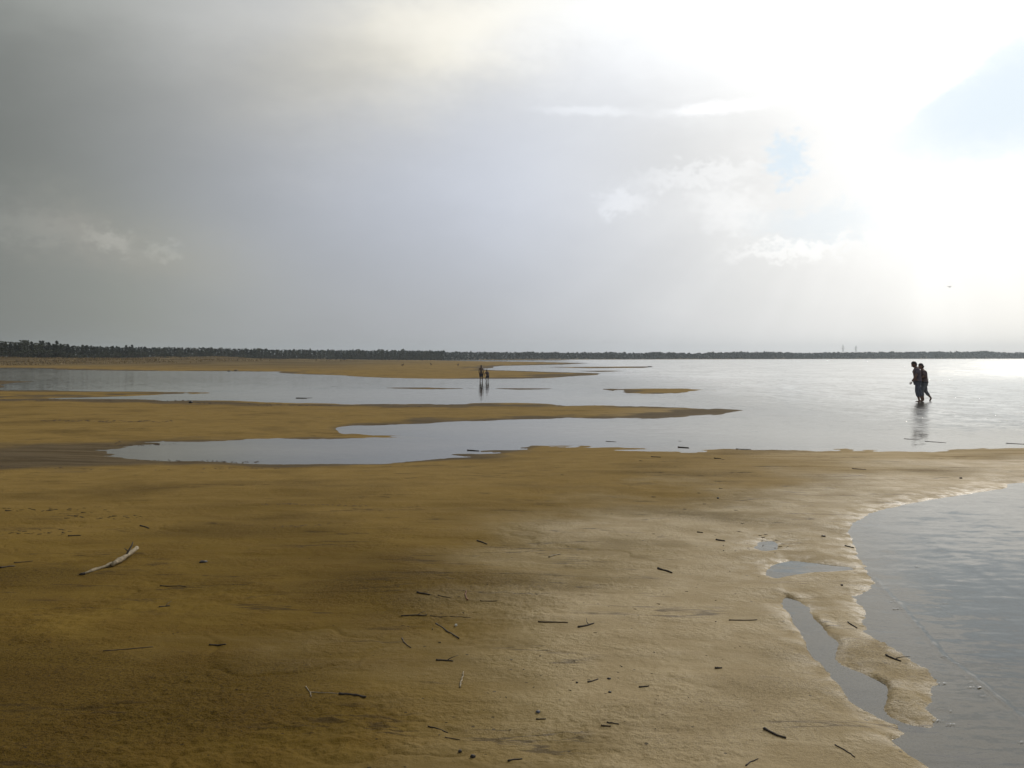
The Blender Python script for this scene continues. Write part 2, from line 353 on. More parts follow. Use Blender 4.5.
# ------------------------------------------------------------------ sand
def sand_material():
    m, n, out = mat_new('sand')
    g = n.node('ShaderNodeNewGeometry'); P = E(n, g.outputs['Position'])
    wet = n.attr('wet'); dep = n.attr('height'); veg = n.attr('veg')
    big = n.noise(P, .35, 5, .55); mid = n.noise(P, 2.6, 5, .6); fine = n.noise(P, 22., 4, .6); grit = n.noise(P, 160., 2, .6)
    streak = n.noise(n.vadd(P, (.35, 3.2, 1.), 'MULTIPLY'), 1.1, 5, .62)
    dry = n.mix(n.smooth(big, .35, .65), (.152, .095, .0150, 1), (.220, .140, .026, 1))
    dry = n.mix(n.smooth(mid, .42, .62) * .5, dry, (.150, .088, .015, 1))
    dry = n.mix(n.smooth(streak, .52, .70) * .30, dry, (.130, .078, .015, 1))
    wet_gloss_c = n.mix(n.smooth(mid, .35, .65), (.250, .176, .060, 1), (.325, .235, .086, 1))  # lighter than dry sand: wet gloss put into the base colour
    wet_gloss_c = n.mix(n.smooth(streak, .50, .68) * .5, wet_gloss_c, (.225, .158, .055, 1))
    wet_gloss_c = n.mix(n.smooth(wet, .72, 1.0) * .5, wet_gloss_c, (.46, .35, .185, 1))
    wf = n.smooth(wet + (fine - .5) * .2 + (streak - .5) * .3, .05, .85)
    sp = n.node('ShaderNodeSeparateXYZ'); n.link(P, sp.inputs[0]); px_, py_ = E(n, sp.outputs[0]), E(n, sp.outputs[1])
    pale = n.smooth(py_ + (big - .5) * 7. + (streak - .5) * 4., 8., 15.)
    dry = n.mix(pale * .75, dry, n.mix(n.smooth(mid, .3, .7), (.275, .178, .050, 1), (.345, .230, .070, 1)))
    c = n.mix(wf, dry, wet_gloss_c)
    glare_tone = n.smooth(px_ + (big - .5) * 4. + (streak - .5) * 3., 1.8, 7.5) * n.smooth(py_, 9.5, 15.) * n.smooth(py_ * -1., -45., -25.)  # right beach corner: low-sky glare painted into the sand colour
    c = n.mix(glare_tone * .85, c, n.mix(n.smooth(streak, .45, .62), (.62, .49, .30, 1), (.42, .31, .16, 1)))
    c = n.mix(n.smooth(grit, .60, .72) * .55, c, (.075, .055, .032, 1))
    c = n.mix(n.smooth(grit * -1.0, -.36, -.26) * .35, c, (.42, .33, .20, 1))
    vs = n.node('ShaderNodeTexVoronoi', feature='F1'); vs.inputs['Scale'].default_value = 11.; n.link(P, vs.inputs['Vector'])
    sc_ = n.node('ShaderNodeSeparateColor'); n.link(vs.outputs['Color'], sc_.inputs[0])
    speck = n.smooth(E(n, vs.outputs['Distance']) * -1. + E(n, sc_.outputs[0]) * .16, .03, .05)
    c = n.mix(speck * .8, c, (.045, .032, .016, 1))
    lnn = n.noise(n.vadd(P, (.22, 1.6, 1.), 'MULTIPLY'), .9, 5, .6)
    lines = n.smooth(n.m('ABSOLUTE', lnn - .5) * -1., -.010, -.002) * n.smooth(n.noise(P, .8, 3, .5), .46, .58)
    c = n.mix(lines * .7, c, (.060, .040, .018, 1))
    pit_falloff_m = n.attr('pit'); mudm = n.smooth(n.attr('mud') + (streak - .5) * .5, .15, .8)
    crumb = n.noise(P, 55., 3, .7)
    c = n.mix(n.smooth(crumb, .50, .62) * pit_falloff_m * (1.0 - wf * .3) * .68, c, (.055, .036, .014, 1))
    c = n.mix(pit_falloff_m * (1.0 - wf) * .28, c, (.075, .045, .010, 1))  # overall darkening: pitted streaks plus the painted corner falloff
    c = n.mix(mudm * .85, c, n.mix(n.smooth(streak, .4, .6), (.075, .056, .034, 1), (.130, .100, .062, 1)))
    # bed under water: darker when wet, light absorption by depth painted into its colour
    sub = n.smooth(dep * -1.0, .002, .10)
    c = n.mix(sub * .75, c, (.060, .047, .032, 1))
    # dry grass land on the far shore
    vc = n.mix(n.smooth(n.noise(P, .06, 5, .6), .4, .6), (.12, .082, .032, 1), (.19, .138, .060, 1))
    c = n.mix(veg, c, vc)
    edge = n.attr('edge') * n.smooth(n.noise(P, 4.5, 4, .65), .40, .62)
    rough = .90 - edge * .30 - wf * (.18 + n.smooth(mid, .4, .6) * .10)
    b = bsdf(n, out, Base_Color=c, Roughness=rough)
    b.inputs['IOR'].default_value = 1.36
    n.setin(b.inputs['Specular IOR Level'], .10 + wf * .22 + edge * .35)
    # crumbly micro relief
    rough_p = n.smooth(n.noise(P, 1.3, 4, .6), .42, .60)
    v = n.node('ShaderNodeTexVoronoi', feature='F1'); v.inputs['Scale'].default_value = 34.; n.link(n.vadd(P, n.noise(P, 9., 3, .5, out='Color')), v.inputs['Vector'])
    pits = n.smooth(E(n, v.outputs['Distance']), .0, .42)
    hgt = fine * (.35 + rough_p * .9) + grit * .22 + pits * (.25 * pit_falloff_m) + crumb * (.18 + pit_falloff_m * .5) + streak * .55 + mid * .35
    bn = n.node('ShaderNodeBump'); bn.inputs['Strength'].default_value = .9; bn.inputs['Distance'].default_value = .018
    n.link(hgt, bn.inputs['Height']); n.link(bn.outputs[0], b.inputs['Normal'])
    return m

dys = np.concatenate([np.geomspace(.65, 2., 40, endpoint=False), np.arange(2, 60, .28), np.arange(60, 470, .85), np.geomspace(470, 1600, 60)])
Yr = (F * CAM_H / dys)[::-1]                       # ascending distance
Yr = np.concatenate([np.linspace(-5, Yr[0], 14, endpoint=False), Yr])
sx = np.concatenate([-np.geomspace(3.2, .75, 60, endpoint=False), np.arange(-.75, .75, .00135), np.geomspace(.75, 3.2, 60)])
S, YY = np.meshgrid(sx, Yr); XX = S * (YY + np.where(YY < 8, (8 - YY) * .75, 0)); 
x, y = XX.ravel(), YY.ravel()
hh = np.empty_like(x); wet = np.empty_like(x); dd = np.empty_like(x); ff = np.empty_like(x); mu = np.empty_like(x); pt = np.empty_like(x); eg = np.empty_like(x)
CH = 200000
for i in range(0, len(x), CH):
    s_ = slice(i, i + CH); hh[s_], wet[s_], dd[s_], ff[s_], mu[s_], pt[s_], eg[s_] = terrain(x[s_], y[s_], True)
me = np_mesh('sand_flat', np.stack([x, y, hh], 1), grid_faces(len(Yr), len(sx)))
for nm, arr in (('wet', wet), ('mud', mu), ('pit', pt), ('edge', eg), ('height', hh), ('veg', np.clip((ff - 10) / 40, 0, 1) * (y > 120) * np.clip((dd) / 8, 0, 1) * np.clip((-.02 - x / np.maximum(y, 1)) / .15, 0, 1))):  # 'pit' also holds the painted lens falloff of the nearest left corner
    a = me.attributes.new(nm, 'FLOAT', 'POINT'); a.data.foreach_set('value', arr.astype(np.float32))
sand_m = sand_material()
ground_o = link_mesh('sand_ground', me, sand_m, smooth=True); tag(ground_o, kind='structure')

# ------------------------------------------------------------------ water
def water_material():
    m, n, out = mat_new('water')
    g = n.node('ShaderNodeNewGeometry'); P = E(n, g.outputs['Position'])
    sp = n.node('ShaderNodeSeparateXYZ'); n.link(P, sp.inputs[0]); x_, y_ = E(n, sp.outputs[0]), E(n, sp.outputs[1])
    # wind ruffles the open water to the right; the inlets behind the bars stay nearly flat
    open_ = n.smooth(x_ + (n.noise(P, .05, 3, .5) - .5) * 14. - y_ * .05, -2., 15.) * n.smooth(y_, 19., 29.)
    far = n.smooth(y_, 40., 120.)
    lagoon = n.smooth(y_ * -1., -17., -13.)
    gust = n.smooth(n.noise(n.vadd(P, (1., .35, 1.), 'MULTIPLY'), .16, 4, .6), .38, .66)
    amp = .012 + open_ * (.05 + gust * .06) + far * (.03 + gust * .08) + lagoon * (.014 + gust * .012)
    crest = n.smooth(n.noise(n.vadd(P, (1., 2.2, 1.), 'MULTIPLY'), 2.2, 3, .6), .61, .67)
    crest2 = n.smooth(n.noise(n.vadd(P, (.7, .35, 1.), 'MULTIPLY'), 1.3, 4, .65), .63, .68)
    amp = amp + crest * open_ * (.30 + gust * .35) + crest2 * n.smooth(x_, 4., 22.) * n.smooth(y_, 45., 80.) * .45
    P2 = n.vadd(P, (1.0, 1.7, 1.), 'MULTIPLY')
    c1 = n.noise(P2, 2.1, 3, .6, .4, out='Color'); c2 = n.noise(P2, 8.5, 3, .6, .3, out='Color')
    v = n.vadd(n.vadd(c1, (.5, .5, .5), 'SUBTRACT'), n.vscale(n.vadd(c2, (.5, .5, .5), 'SUBTRACT'), .8))
    c3 = n.noise(n.vadd(P, (1.3, .36, 1.), 'MULTIPLY'), 1.0, 4, .62, .5, out='Color')
    c4 = n.noise(n.vadd(P, (.5, .10, 1.), 'MULTIPLY'), 1.0, 4, .62, .5, out='Color')
    v = n.vadd(n.vscale(v, amp * 2.6), n.vscale(n.vadd(c3, (.5, .5, .5), 'SUBTRACT'), open_ * (.12 + gust * .22)))
    v = n.vadd(v, n.vscale(n.vadd(c4, (.5, .5, .5), 'SUBTRACT'), n.smooth(y_, 60., 140.) * n.smooth(x_, -10., 40.) * .30))
    v = n.vadd(v, (1, 1, 0), 'MULTIPLY')
    nn = n.node('ShaderNodeVectorMath', operation='NORMALIZE'); n.link(n.vadd(E(n, g.outputs['Normal']), v), nn.inputs[0]); N = nn.outputs[0]
    fr = n.node('ShaderNodeFresnel'); fr.inputs['IOR'].default_value = 1.333; n.link(N, fr.inputs['Normal'])
    gl = n.node('ShaderNodeBsdfGlossy', distribution='BECKMANN'); gl.inputs['Roughness'].default_value = .06; n.link(N, gl.inputs['Normal']); gl.inputs['Color'].default_value = (.87, .865, .845, 1)
    n.setin(gl.inputs['Roughness'], .05 + (open_ * .24 + far * .05) * (1.0 - crest * .9) * (1.0 - crest2 * .5))
    tr = n.node('ShaderNodeBsdfTransparent'); tr.inputs[0].default_value = (.80, .82, .80, 1)
    # silt suspended in the shallows scatters a little light back
    df = n.node('ShaderNodeBsdfDiffuse'); df.inputs[0].default_value = (.165, .145, .105, 1)
    body = n.node('ShaderNodeMixShader'); n.setin(body.inputs[0], n.smooth(n.attr('depth'), .0, .16) * .75)
    n.link(tr.outputs[0], body.inputs[1]); n.link(df.outputs[0], body.inputs[2])
    mx = n.node('ShaderNodeMixShader'); n.link(fr.outputs[0], mx.inputs[0]); n.link(body.outputs[0], mx.inputs[1]); n.link(gl.outputs[0], mx.inputs[2])
    n.link(mx.outputs[0], out.inputs[0]); return m

def seg_dist(x, y, pts):
    P = W2(pts); best = np.full(x.shape, 1e9)
    for (ax, ay), (bx, by) in zip(P[:-1], P[1:]):
        ex, ey = bx - ax, by - ay; t = np.clip(((x - ax) * ex + (y - ay) * ey) / (ex * ex + ey * ey), 0, 1)
        best = np.minimum(best, np.hypot(x - ax - t * ex, y - ay - t * ey))
    return best
dysw = np.concatenate([np.geomspace(.68, 4., 50, endpoint=False), np.arange(4, 100, 1.), np.arange(100, 440, 1.1), np.geomspace(440, 900, 12)])
Yw = (F * CAM_H / dysw)[::-1]; Yw = np.concatenate([[-5, -2, 0, 1.], Yw])
sw = np.concatenate([-np.geomspace(3.2, .6, 20, endpoint=False), np.arange(-.6, .28, .01), np.arange(.28, .62, .0016), np.geomspace(.62, 3.2, 20)])
S, YY = np.meshgrid(sw, Yw); XX = S * (YY + np.where(YY < 8, (8 - YY) * .75, 0)); x, y = XX.ravel(), YY.ravel()
zz = np.zeros_like(x)
nearw = y < 20
xn, yn = x[nearw], y[nearw]
z1 = .0036 * np.exp(-(seg_dist(xn, yn, [(874,578),(890,596),(899,604),(914,622),(930,640),(944,657),(962,669),(980,683),(1000,700),(1030,722)]) / .018) ** 2) * (1 + .8 * perlin(xn / .11, yn / .11, 97))
z1 += .0012 * np.exp(-(seg_dist(xn, yn, [(914,512),(916,524),(925,536),(945,550),(980,572),(1030,597)]) / .05) ** 2)
z1 += .0016 * fbm(xn * .7 + yn * .35, yn * 1.7, .42, 3, 91) + .0006 * fbm(xn * .7 + yn * .4, yn * 2.2, .12, 3, 93)
zz[nearw] = z1 * np.clip((20 - yn) / 4, 0, 1) - .001
dep = np.zeros_like(x)
for i in range(0, len(x), CH):
    s_ = slice(i, i + CH); dep[s_] = np.maximum(-terrain(x[s_], y[s_]), 0)
me = np_mesh('lake_water', np.stack([x, y, zz], 1), grid_faces(len(Yw), len(sw)))
a = me.attributes.new('depth', 'FLOAT', 'POINT'); a.data.foreach_set('value', dep.astype(np.float32))
water_o = link_mesh('water', me, water_material(), smooth=True); tag(water_o, kind='structure')
#@@OBJECTS@@
# ------------------------------------------------------------------ drift wood, twigs and bark on the sand
bark_dark = simple('dark_wet_wood', (.045, .034, .024), .75, .4, 25., .003)
bark_pale = simple('bleached_wood', (.30, .245, .155), .8, .45, 30., .004)
bark_red = simple('red_brown_twig', (.20, .085, .045), .8, .3, 30.)
bark_mid = simple('brown_wood', (.085, .058, .034), .8, .35, 25., .003)
MATS = {'d': bark_dark, 'p': bark_pale, 'r': bark_red, 'm': bark_mid}
def tube(bm, pts, radii, n=8, seed=0):
    rnd = random.Random(seed); rings = []
    pts = [Vector(p) for p in pts]
    for i, p in enumerate(pts):
        t = (pts[min(i + 1, len(pts) - 1)] - pts[max(i - 1, 0)]).normalized()
        u = t.cross(Vector((0, 0, 1)));  u = u.normalized() if u.length > 1e-4 else Vector((1, 0, 0)); v = t.cross(u)
        rings.append([bm.verts.new(p + (u * math.cos(k * 6.2832 / n) + v * math.sin(k * 6.2832 / n)) * radii[i] * rnd.uniform(.86, 1.14)) for k in range(n)])
    for a, b in zip(rings[:-1], rings[1:]):
        for k in range(n): bm.faces.new((a[k], a[(k + 1) % n], b[(k + 1) % n], b[k]))
    bm.faces.new(rings[0][::-1]); bm.faces.new(rings[-1])
def bm_obj(name, bm, mat, parent=None, smooth=True):
    me = bpy.data.meshes.new(name); bmesh.ops.recalc_face_normals(bm, faces=bm.faces); bm.to_mesh(me); bm.free()
    return link_mesh(name, me, mat, parent, smooth)
def crooked(p0, p1, r0, r1, crook, seed, n=9, lift=0.):
    rnd = random.Random(seed); a, b = Vector(p0), Vector(p1); d = b - a; side = Vector((-d.y, d.x, 0)).normalized()
    pts, rad = [], []; ph = rnd.uniform(0, 6)
    for i in range(n):
        t = i / (n - 1)
        off = side * d.length * crook * (math.sin(t * 3.1 + ph) - math.sin(ph) * (1 - t) - math.sin(3.1 + ph) * t + rnd.uniform(-.25, .25) * (0 < i < n - 1))
        pts.append(a + d * t + off + Vector((0, 0, lift * math.sin(t * 3.14))))
        rad.append((r0 + (r1 - r0) * t) * (1 + .18 * rnd.uniform(-1, 1)))
    return pts, rad
def place(px, py):
    X, Y, h = ray_ground(px, py); return Vector((X, Y, h))
def rel(pts, base): return [p - base for p in pts]
def stick(px0, py0, px1, py1, thick, kind, label, seed, name='stick', cat='stick', crook=.05, stub=False, sink=.45, flat=False, water=False, group=None):
    if water:
        a = Vector((*ground(px0, py0), .0)); b = Vector((*ground(px1, py1), .0))
    else: a, b = place(px0, py0), place(px1, py1)
    mid = (a + b) / 2; mid.z = min(a.z, b.z)
    r = thick * (.20 if water else .31) * mid.y / F
    up = Vector((0, 0, r * (1 - sink)))
    pts, rad = crooked(a + up, b + up, r, r * .62, crook, seed)
    if not water:                       # let it lie on the sand along its whole length
        zz_ = np.maximum(terrain(np.array([p.x for p in pts]), np.array([p.y for p in pts])), 0)
        for p, z in zip(pts, zz_): p.z = .35 * p.z + .65 * (z + up.z)
        pts[0].z += r * .3
    bm = bmesh.new(); tube(bm, rel(pts, mid), rad, 8, seed)
    if stub:
        i = 5; q = pts[i] - mid; dirv = (pts[i + 1] - pts[i]).normalized(); s_ = Vector((-dirv.y, dirv.x, .3))
        tube(bm, [q, q + (dirv * .6 + s_) * r * 5, q + (dirv * 1.4 + s_ * 1.5) * r * 7], [r * .5, r * .4, r * .2], 6, seed + 1)
    if flat:
        for v in bm.verts: v.co.z = v.co.z * .6
    o = bm_obj(name, bm, MATS[kind]); o.location = mid
    return tag(o, label, cat, group)

# the big forked branch
a, b, c = place(84, 574.5), place(112, 566.5), place(137, 553.5)
base = Vector((b.x, b.y, min(a.z, b.z, c.z)))
br = bpy.data.objects.new('driftwood_branch', None); col.objects.link(br); br.location = base; br.empty_display_size = .1
tag(br, 'bleached forked driftwood branch lying on the yellow sand at the left', 'driftwood')
up = Vector((0, 0, .016))
bm = bmesh.new()
p1, r1 = crooked(a + up * .5, b + up * 1.0 + Vector((-.01, .03, 0)), .010, .016, .03, 4)
tube(bm, rel(p1, base), r1, 10, 5)
bm_obj('lower_limb', bm, bark_pale, br)
bm = bmesh.new(); p2, r2 = crooked(b + up * 1.4 + Vector((.012, -.03, 0)), c + up * 3.0, .020, .018, .02, 9)
tube(bm, rel(p2, base), r2, 12, 6); bm_obj('thick_limb', bm, bark_pale, br)
bm = bmesh.new(); q = (p2[4] - base)
tube(bm, [q, q + Vector((.0, .05, .03)), q + Vector((.015, .10, .075)), q + Vector((.012, .13, .10))], [.010, .009, .007, .004], 7, 8)
bm_obj('twig', bm, bark_dark, br)
bm = bmesh.new(); tube(bm, [q + Vector((.0, .05, .03)), q + Vector((-.03, .07, .045)), q + Vector((-.055, .10, .05))], [.005, .004, .002], 7, 9)
bm_obj('twig', bm, bark_dark, br)
bm = bmesh.new(); tube(bm, rel([p1[0] + Vector((.01, 0, .0)), p1[0] + Vector((-.02, -.012, -.002)), p1[0] + Vector((-.035, -.02, -.006))], base), [.014, .011, .004], 8, 3)
bm_obj('broken_tip', bm, bark_dark, br)

STICKS = [
 (0,568.5,15,566.5,3.2,'d','thick dark stick cut by the left picture edge, left of the bleached branch',0),
 (14,563,33,561,1.6,'m','thin brown twig just behind the dark stick at the left edge',0),
 (140,526,149,528.5,2.4,'d','short dark twig behind the bleached branch, beyond its upper end',0),
 (68,536.3,81,535.7,2.2,'d','short level dark stick behind the bleached branch, at the end of a litter line',0),
 (160,586,186,586.5,1.6,'d','long thin dark twig right of and nearer than the bleached branch',0),
 (159,607.5,170,606,2.4,'d','short dark stick below the thin twig right of the bleached branch',1),
 (103,651.5,153,647,2.0,'m','very long thin straight brown stick alone on the dark sand in the lower left',0),
 (209,645.3,226,644.6,2.8,'d','stubby dark stick level with the long thin stick in the lower left',0),
 (339,694.6,366,697,4.4,'d','thickest black stick in the lower middle left, touching a pale twig',0),
 (310,692.5,339,694,1.8,'p','pale thin twig pointing at the left end of the thickest black stick',0),
 (306,687,311,697,2.0,'p','short pale splinter standing askew left of the pale thin twig',0),
 (436,624,459,639,2.6,'d','slanting dark stick beside a small pale speck left of the picture middle',0),
 (402,638.5,411,648,2.2,'m','short slanting brown twig left of the longer slanting dark stick',0),
 (436,660.5,453,661.5,3.0,'d','knobbly dark stick lying level below the slanting dark stick',1),
 (460,688,463.5,672,2.8,'p','bleached twig pointing away from the camera, right of the knobbly stick',0),
 (428,726.5,448,733,2.2,'d','slanting dark twig near the bottom, below the bleached upright twig',0),
 (445,737.5,460,740,1.8,'m','thin brown twig just below and right of the slanting dark twig near the bottom',0),
 (401,616.5,427,615,2.4,'d','dark stick with a thick left end in line with a finer twig to its right',1),
 (430,616,471,617.5,1.4,'m','fine long brown twig right of the dark stick with the thick left end',0),
 (417,593.5,430,595,3.0,'d','short dark stick left of the reddish upright twig',0),
 (438,595.5,451,598,1.6,'m','fine brown twig between the short dark stick and the reddish upright twig',0),
 (468,600.5,466,591,2.2,'r','reddish twig pointing away from the camera left of the picture middle',0),
 (480,600.5,497,601.2,1.6,'m','fine level brown twig right of the reddish upright twig',0),
 (477,541,487,544.5,2.6,'d','small dark splinter beyond the reddish twig, near the middle of the beach',0),
 (549,557.5,560,554.5,2.8,'p','small bleached chip of wood just right of the picture middle',0),
 (658,569,672,573.2,3.6,'d','stout black stick alone on the smooth damp sand right of the middle',0),
 (716,540,725,541.3,3.0,'d','small dark bark piece between the stout black stick and the far inlet',0),
 (697,532.4,703,533,2.2,'d','tiny dark bark piece left of and behind a slightly larger one on damp sand',0),
 (538,622,568,623,2.4,'m','level brown stick with a dark lump to its right, near the middle',0),
 (578,627.5,594,623.5,3.0,'d','crooked dark stick just right of the level brown stick near the middle',1),
 (729,620.5,757,620,1.9,'d','thin straight dark stick on the beach left of the narrow channel',0),
 (639,687.5,649,686.2,3.0,'d','small curved black stick in front of a faint ring mark on damp sand',0),
 (588,682.5,598,679.2,2.6,'d','small slanting dark stick left of two tiny dark lumps',0),
 (715,668.5,722,668.2,3.4,'d','short thick black bark bit left of the narrow channel',0),
 (764,729.5,786,738.5,4.6,'d','stout black stick near the bottom right, left of the channel mouth',0),
 (536,719.5,546,719.2,2.4,'d','small dark stick beside a bluish pebble near the bottom middle',0),
 (607,722.5,619,724.5,2.6,'d','short dark stick touching a brown bark curl near the bottom middle',0),
 (601,726,611,726.5,2.8,'m','brown bark curl in front of the short dark stick near the bottom middle',0),
 (508,761.5,522,759.2,3.2,'d','dark stick at the bottom edge of the picture, left of the middle',0),
 (746,766,758,759,2.4,'d','slanting dark twig at the bottom edge below the stout black stick',0),
 (848,622.5,857,628.5,2.6,'d','dark splinter on the sand spit beside the lagoon, upper of two',0),
 (886,655.5,901,661.5,3.4,'d','forked dark splinter on the sand spit beside the lagoon, lower of two',1),
 (845,546,854,548,2.4,'d','dark splinter on the sand at the head of the lagoon above the blue pool',0),
 (835,745,855,757.5,2.2,'d','thin curved dark root right of the stout black stick near the bottom',0),
]
for i, (x0, y0, x1, y1, th, k, lab, st) in enumerate(STICKS):
    nm, ct = ('twig', 'twig') if th < 2.3 else ('stick', 'stick')
    if 'splinter' in lab: nm, ct = 'wood_splinter', 'splinter'
    if 'bark' in lab: nm, ct = 'bark_piece', 'bark'
    if 'root' in lab: nm, ct = 'root', 'root'
    stick(x0, y0, x1, y1, th, k, lab, 100 + i, nm, ct, .05 if 'straight' not in lab else .015, bool(st))
for x0, y0, x1, y1, th, lab, wt in [
 (678,447.2,689,448,1.6,'dark driftwood stick at the edge of the inlet, right of the middle',0),
 (736,449.2,751,449.6,1.3,'thin dark stick at the waterline right of the shorter driftwood stick',0),
 (467,450.4,479,451,1.6,'dark stick on the wet bank where the inlet narrows',0),
 (651,457,661,457.4,1.5,'dark stick on the sand in front of the far inlet',0),
 (714,458.5,721,458.9,1.6,'small dark lump of wood on the sand left of the bright beach corner',0),
 (852,468.8,866,469.8,1.3,'dark stick on the pale sand between the inlet and the lagoon',0),
 (904,438.8,920,440.0,1.1,'thin dark stick in the shallows in front of the wading couple',1),
 (925,441.3,946,442.8,.9,'fine dark stick in the shallows, middle one of three below the couple',1),
 (1006,443.2,1026,444.3,1.2,'dark stick in the shallows at the right picture edge',1),
 (606,441.4,616,441.8,1.2,'short dark stick floating in the inlet',1),
 (296,398.2,307,398.3,2.0,'dark waterlogged plank floating in the left water',1)]:
    stick(x0, y0, x1, y1, th, 'd', lab, int(x0), 'driftwood_stick' if 'plank' not in lab else 'driftwood_plank', 'driftwood', .02, water=bool(wt), sink=.3)
stick(307.5, 398.0, 312, 397.9, .9, 'd', 'thin dark stick floating at the right end of the waterlogged plank', 77, 'driftwood_stick', 'driftwood', .02, water=True, sink=.3)

def lump(px, py, wpx, hpx, mat, name, cat, label, seed, group=None):
    p = place(px, py); s_ = p.y / F; rnd = random.Random(seed)
    bm = bmesh.new(); bmesh.ops.create_icosphere(bm, subdivisions=2, radius=1)
    for v in bm.verts:
        k = 1 + .38 * math.sin(v.co.x * 4 + seed) * math.cos(v.co.y * 5 + seed) + rnd.uniform(-.16, .16)
        v.co = Vector((v.co.x * wpx * .42 * s_ * k, v.co.y * wpx * .42 * s_ * k, v.co.z * hpx * .42 * s_ * k + hpx * .22 * s_))
    o = bm_obj(name, bm, mat); o.location = p; return tag(o, label, cat, group)
stone_d = simple('dark_stone', (.035, .03, .028), .6, .3, 20.)
stone_b = simple('bluish_stone', (.14, .15, .19), .5, .3, 20.)
stone_w = simple('pale_shell', (.62, .60, .52), .4, .15, 20.)
lump(190.5, 403.2, 4.0, 3.8, stone_d, 'boulder', 'rock', 'small black rock at the water edge on the left sand bar', 1)
lump(538, 712.5, 5, 3.2, stone_b, 'pebble', 'pebble', 'bluish grey pebble near the bottom middle', 2)
lump(456, 626.5, 3.2, 3.6, stone_w, 'shell', 'shell', 'tiny white shell beside the slanting dark stick', 3)
lump(203, 562.5, 8, 3.2, stone_d, 'mud_clod', 'mud clod', 'flat dark clod right of the bleached branch', 4)
lump(473, 757.5, 6, 4.6, stone_d, 'mud_clod', 'mud clod', 'dark clod near the bottom left of the middle', 5)
lump(460, 752, 4.6, 3.6, stone_d, 'mud_clod', 'mud clod', 'smaller dark clod just behind the one near the bottom', 6)
lump(577, 683, 3.0, 2.2, stone_d, 'mud_clod', 'mud clod', 'tiny clod left of the small slanting dark stick', 7)
lump(609, 679, 4.2, 2.2, stone_d, 'mud_clod', 'mud clod', 'tiny dark clod right of the small slanting dark stick', 8)
lump(610, 692.5, 4.2, 2.2, stone_d, 'mud_clod', 'mud clod', 'tiny dark clod straight in front of another one', 9)
lump(718, 456.5 + 42, 3, 2, stone_d, 'mud_clod', 'mud clod', 'tiny dark clod on damp sand towards the bright beach corner', 10)
lump(961, 478.5, 3.4, 2, stone_d, 'mud_clod', 'mud clod', 'tiny dark clod on the bright sand above the lagoon', 11)
lump(823.5, 536.5, 4.6, 2, stone_d, 'mud_clod', 'mud clod', 'dark clod on the sand just above the blue pool', 12)
lump(842, 585.5, 3.0, 2, stone_d, 'mud_clod', 'mud clod', 'tiny dark clod on the top of the sand spit', 13)

# small loose bits of bark, one object each, copies of four shapes
protos = []
for k in range(4):
    rnd = random.Random(40 + k); bm = bmesh.new()
    pts, rad = crooked((-.5, 0, .04), (.5, 0, .04), .09 + .05 * (k % 2), .05, .12, 60 + k, 6)
    tube(bm, pts, rad, 6, k); me = bpy.data.meshes.new('bark_chip'); bm.to_mesh(me); bm.free(); me.materials.append(bark_dark if k != 2 else bark_mid); protos.append(me)
rnd = random.Random(11)
spots = []
for (n, x0, x1, y0, y1) in [(34,0,110,508,512),(26,60,145,514,520),(30,0,70,530,536),(22,380,470,585,640),(26,520,640,600,730),(22,640,745,520,640),(20,430,540,700,765),(26,20,260,640,765),(16,640,760,640,760),(16,740,790,530,560),(12,560,760,460,520)]:
    for _ in range(n): spots.append((rnd.uniform(x0, x1), rnd.gauss((y0 + y1) / 2, (y1 - y0) / 3.5)))
SX = np.array([p[0] for p in spots]); SY = np.array([p[1] for p in spots]); hz = np.zeros(len(spots))
for _ in range(10):
    gy = F * (CAM_H - hz) / (SY - HOR); gx = (SX - 512) / F * gy; hz = np.maximum(terrain(gx, gy), 0)
for i in range(len(spots)):
    if SY[i] > 790: continue
    o = bpy.data.objects.new('bark_chip', protos[i % 4]); col.objects.link(o)
    s_ = rnd.uniform(1.3, 3.8) * gy[i] / F * (1.15 if SY[i] < 545 else 1.)
    o.location = (gx[i], gy[i], hz[i]); o.rotation_euler = (0, 0, rnd.uniform(-.5, .5) if SY[i] < 545 else rnd.uniform(0, 3.1)); o.scale = (s_, s_, s_)
    tag(o, 'tiny dark chip of bark, one of many strewn over the sand', 'bark chip', 'tiny bark chips strewn over the sand')

# wrack: fine plant litter left by the water, far too fine to count
def litter(name, pts, label, cat, mat, size):
    r_ = np.random.RandomState(5); V, Fc = [], []
    for (gx_, gy_, gz_) in pts:
        s_ = size * max(gy_, 4) / F * r_.uniform(.5, 1.4); a_ = r_.uniform(0, 3.14); ca, sa = math.cos(a_) * s_, math.sin(a_) * s_ * .4
        i0 = len(V); w_ = s_ * .25
        V += [(gx_ - ca, gy_ - sa - w_, gz_ + .001), (gx_ + ca, gy_ + sa - w_, gz_ + .001), (gx_ + ca, gy_ + sa + w_, gz_ + .001), (gx_, gy_, gz_ + s_ * .45)]
        Fc += [(i0, i0 + 1, i0 + 3), (i0 + 1, i0 + 2, i0 + 3), (i0 + 2, i0, i0 + 3)]
    o = link_mesh(name, np_mesh(name, V, Fc), mat); return tag(o, label, cat, kind='stuff')
LN = [((40,420.5),(110,421.5),90),((100,421.5),(172,421.5),90),((105,446),(178,444),40),((115,443.5),(122,441.5),20),((0,399.8),(190,401.4),120),((195,402.8),(330,405.8),130),((256,405.2),(600,406.6),90),
      ((130,460),(260,462.5),60),((150,470),(420,466),40),((0,466),(110,470),50),((260,504),(368,506),70),((270,528),(330,524),30)]
lp = []; r_ = np.random.RandomState(3)
